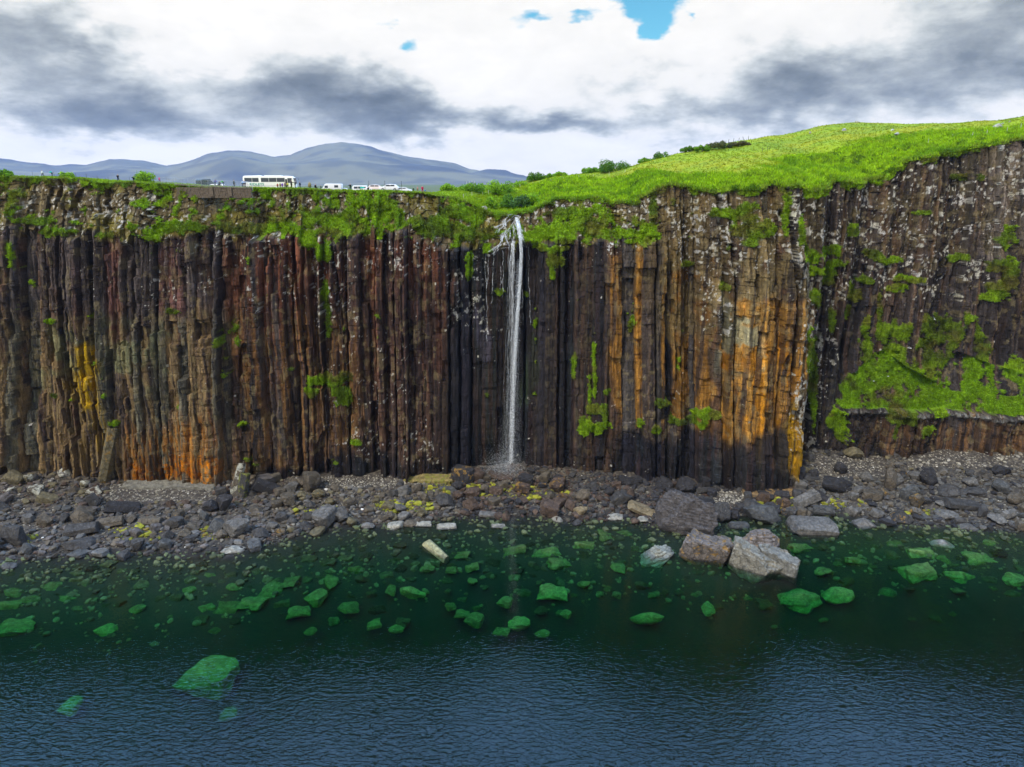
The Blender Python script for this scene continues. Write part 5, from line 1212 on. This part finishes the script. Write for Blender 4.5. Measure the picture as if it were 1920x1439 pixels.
fence('wire_fence', [(962, 356), (975, 355), (986, 352), (999, 350), (1012, 348), (1033, 345), (1056, 341), (1085, 338), (1112, 336), (1142, 331), (1172, 327)], [205]*11, 1.3, m_post, 'pale post and wire fence climbing the bracken right of the gully', seed=3)
fence('wire_fence', [(875, 352), (880, 351), (885, 351), (890, 351)], [214]*4, 1.6, m_post, 'four close pale posts among bushes above the gully', 1, seed=4)
fence('ridge_fence', [(1325, 275), (1335, 272), (1347, 270), (1358, 268.5), (1368, 267.5), (1377, 267), (1388, 265.5), (1396, 264)], [258, 258, 259, 260, 261, 262, 262, 262], 1.7, m_dark_post, 'dark leaning fence posts on the skyline', 1, .5, seed=5, r_=.07)
fence('wire_fence', [(1429, 285), (1439, 283), (1443, 284)], [240]*3, 1.3, m_dark_post, 'three faint posts on the yellow-green slope', 1, seed=6)
fence('wire_fence', [(1740, 270), (1785, 262), (1823, 258), (1850, 254), (1888, 248), (1914, 240)], [200]*6, 1.2, m_post, 'pale posts in bracken near the far right cliff edge', 1, seed=7)
fence('thin_fence', [(u_, 345) for u_ in range(64, 285, 20)], [176]*12, 1.2, m_dark_post, 'thin dark fence posts along the far left cliff top', 1, seed=8, r_=.03)

# ------------------------------------------------------------------ shrubs on the skyline and in the gully
def shrub(u, v, w, h, Y, col, label, seed, n=900):
    r = np.random.default_rng(seed); x = (u-960)/F*(Y*CP+.5); g_ = gz(x, Y); pp = ppm(Y, g_); W_ = w/pp*.9; Hh = h/pp*1.12
    _, _, zc_ = atY(u, v, Y); z0 = min(g_, float(zc_)+Hh*.2)
    root = empty('shrub', (x, Y, z0), label=label, cat='shrub', group='shrubs on the cliff top')
    H2 = max(float(zc_)+Hh/2-z0, Hh*.8)
    n = int(n*max(1, W_/3)); cl_ = r.uniform(-1, 1, (14, 3)); cl_[:, 2] = r.uniform(.35, .95, 14); sc_ = r.uniform(.28, .5, 14); nl = max(7, int(W_/max(H2, .8)*6)); cl_ = np.stack([r.uniform(-1, 1, nl), r.uniform(-1, 1, nl), r.uniform(.2, .8, nl)], 1); cl_[:, 2] *= 1-.5*cl_[:, 0]**2; ci = r.integers(0, nl, n)
    d = r.normal(size=(n, 3)); d /= np.linalg.norm(d, axis=1)[:, None]; P_ = cl_[ci]*np.array([W_*.42, W_*.3, H2*.9])+d*(r.uniform(.28, .55, nl)*H2)[ci][:, None]*r.uniform(.5, 1, n)[:, None]**.6; P_[:, 2] = np.abs(P_[:, 2]-.05)
    s_ = r.uniform(.14, .30, n)[:, None]; a = r.normal(size=(n, 3)); a /= np.linalg.norm(a, axis=1)[:, None]; b_ = np.cross(a, d); b_ /= np.linalg.norm(b_, axis=1)[:, None]+1e-6
    V = np.stack([P_-a*s_, P_+b_*s_*.6, P_+a*s_, P_-b_*s_*.6], 1).reshape(-1, 3); Fc = np.arange(n*4).reshape(n, 4)
    cc_ = np.array(col)*r.uniform(.6, 1.4, (n, 1)); link('crown', mesh_np('crown', V, Fc, np.repeat(cc_, 4, 0)), m_leaf, root)
    mb = MB()
    for i in range(6): e = Vector(cl_[i])*1.0; mb.tube([(0, 0, -.3), (e.x*W_*.15, e.y*W_*.15, H2*.3), (e.x*W_*.32, e.y*W_*.3, H2*.7)], [.07, .05, .02], 5)
    mb.build('stem', m_dark_post, root)
dk = (.085, .19, .012); md = (.13, .27, .012); lt = (.20, .36, .012)
for a in [(275, 335, 34, 26, 179.5, lt, 'round bright shrub overhanging the left cliff edge'), (130, 330, 26, 14, 178, lt, 'low hump of shrub on the far left skyline'), (12, 333, 36, 14, 176, md, 'dark shrub at the left edge of the cliff top'),
          (840, 358, 34, 14, 205, lt, 'small rounded bush where the hill begins'), (885, 356, 50, 22, 205, md, 'broad bush behind the four close posts'), (930, 350, 44, 18, 212, lt, 'bright bush on the skyline left of the gully'), (948, 350, 30, 18, 214, md, 'mid-green bush right of the bright one'), (975, 345, 30, 10, 222, lt, 'low bright bush on the skyline above the notch'),
          (1005, 336, 36, 16, 236, dk, 'dark round bush on the skyline above the notch'), (1028, 337, 26, 12, 236, md, 'smaller bush right of the dark round one'), (1050, 333, 30, 10, 240, lt, 'pale low bush on the rising skyline'), (1108, 322, 44, 14, 243, md, 'bush left of the big dark one on the slope'), (1150, 321, 68, 26, 238, dk, 'big dark bush on the rising slope'), (1210, 303, 32, 12, 247, md, 'low bush left of the lone dark skyline bush'),
          (1238, 296, 26, 18, 247, dk, 'lone dark round bush on the skyline'), (1290, 287, 50, 10, 252, dk, 'long low dark bush on the skyline'), (1312, 285, 34, 12, 246, md, 'grey-green bush below the ridge fence'), (1345, 280, 60, 14, 250, (.09, .10, .03), 'brownish heather clump below the ridge fence'), (1380, 275, 50, 10, 252, (.10, .09, .035), 'brown heather streak right of the ridge fence'),
          (955, 377, 30, 24, 194, dk, 'dark bush in the stream gully, left one'), (978, 385, 34, 28, 191, (.06, .13, .03), 'grey-green bush just above the waterfall lip'), (998, 372, 26, 16, 193, lt, 'bright bush right of the waterfall lip'), (917, 378, 30, 12, 192, lt, 'bright low bush on the gully bank')]:
    shrub(*a, seed=int(a[0]))
# pale rocks lying on the hillside
def hillrock(u, v, w, h, lab, colour='pale grey', seed=3):
    x = y = z = None
    for Yt in np.arange(186, 310, 1.0):
        a, b_, c_ = atY(u, v+h*.3, Yt)
        if Yt > Yedge(float(a))+1 and float(c_) <= gz(float(a), Yt): x, y, z = float(a), Yt, gz(float(a), Yt); break
    if x is None: Y = np.interp((u-960)/1422, LT, lY)-1; x = (u-960)/F*(Y*CP+.5); y = float(Y); z = gz(x, y)
    me = rock_mesh(seed, 'angular', 3, m_rock_white); o = bpy.data.objects.new('boulder', me); COL.objects.link(o); pp = ppm(y, z); o.scale = (w/pp/2, w/pp/2, h/pp/2*1.3); o.location = (x, y, z+.1); o.color = COLS[colour]+(1,); tag(o, lab, 'boulder', 'rocks on the hillside')
for i, a in enumerate([(1606, 230, 9, 6, 'small cairn-like rock on the hilltop skyline'), (1583, 244, 9, 6, 'pale rock on the slope left of the hilltop'), (1681, 252, 11, 5, 'pale flat rock on the upper slope'), (1673, 245, 6, 4, 'tiny pale rock above the flat one'), (1869, 237, 18, 10, 'large grey rock on the right hillside'), (1879, 233, 5, 4, 'small rock right of the large grey one'), (1519, 249, 4, 4, 'tiny white rock near the left hill skyline'), (925, 352, 9, 6, 'grey rock among the bushes above the gully'), (908, 390, 12, 6, 'white rock in the grass left of the waterfall lip'), (1894, 229, 5, 3, 'tiny rock near the top right skyline')]): hillrock(*a, seed=40+i)
# gulls in front of the right-hand wall
m_gull = simple('white_feathers', (.78, .78, .76), .8, .2); m_gullg = simple('grey_feathers', (.35, .37, .40), .8, .2)
def gull(u, v, Y, s, bank, rz, lab):
    x, y, z = atY(u, v, Y); b = skinmesh('body', [(0, -.28, 0), (0, -.12, .02), (0, .08, .02), (0, .30, 0), (0, -.36, .02)], [(0, 1), (1, 2), (2, 3), (0, 4)], [.05, .085, .08, .02, .03]); b.materials.clear(); b.materials.append(m_gull)
    o = bpy.data.objects.new('gull', b); COL.objects.link(o); o.location = (float(x), float(y), float(z)); o.rotation_euler = (0, bank, rz); o.scale = (s,)*3; tag(o, lab, 'gull', 'gulls flying by the right wall')
    for q in (-1, 1):
        V = [(0, -.10, .04), (q*.30, -.16, .14), (q*.68, .02, .08), (q*.30, .02, .13), (0, .10, .03)]; V = V+[(a, b_, c_-.015) for a, b_, c_ in V]
        MB().add(V, [(0, 1, 3, 4), (1, 2, 3), (9, 8, 6, 5), (8, 7, 6), (0, 5, 6, 1), (1, 6, 7, 2), (2, 7, 8, 3), (3, 8, 9, 4), (4, 9, 5, 0)]).build('wing', m_gullg, o)
gull(1705, 653, 176, 1.5, .5, .8, 'gull flying before the green slope, wings tilted'); gull(1752, 599, 178, 1.1, .9, 0, 'gull flying high, right of the green spires'); gull(1638, 715, 178, .8, .2, 1.5, 'small gull low over the left end of the green slope'); gull(1665, 706, 178, .8, .6, 1.5, 'small gull between the low one and the spires')

# ------------------------------------------------------------------ the air
m_haze = bpy.data.materials.new('haze'); m_haze.use_nodes = True; t = NT(m_haze.node_tree); t.n.clear()
pv = t.new('ShaderNodeVolumePrincipled'); pv.inputs['Color'].default_value = (.44, .58, .88, 1); pv.inputs['Density'].default_value = .000031; pv.inputs['Anisotropy'].default_value = 0
out = t.new('ShaderNodeOutputMaterial'); t.l.new(pv.outputs[0], out.inputs['Volume'])
mb = MB(); mb.box((0, 4900, 282), (23400, 11200, 628)); o = mb.build('haze', m_haze); tag(o, kind='stuff')
print('SHORT DUP', len(set(a_['sl'] for a_ in anch)), len(anch))
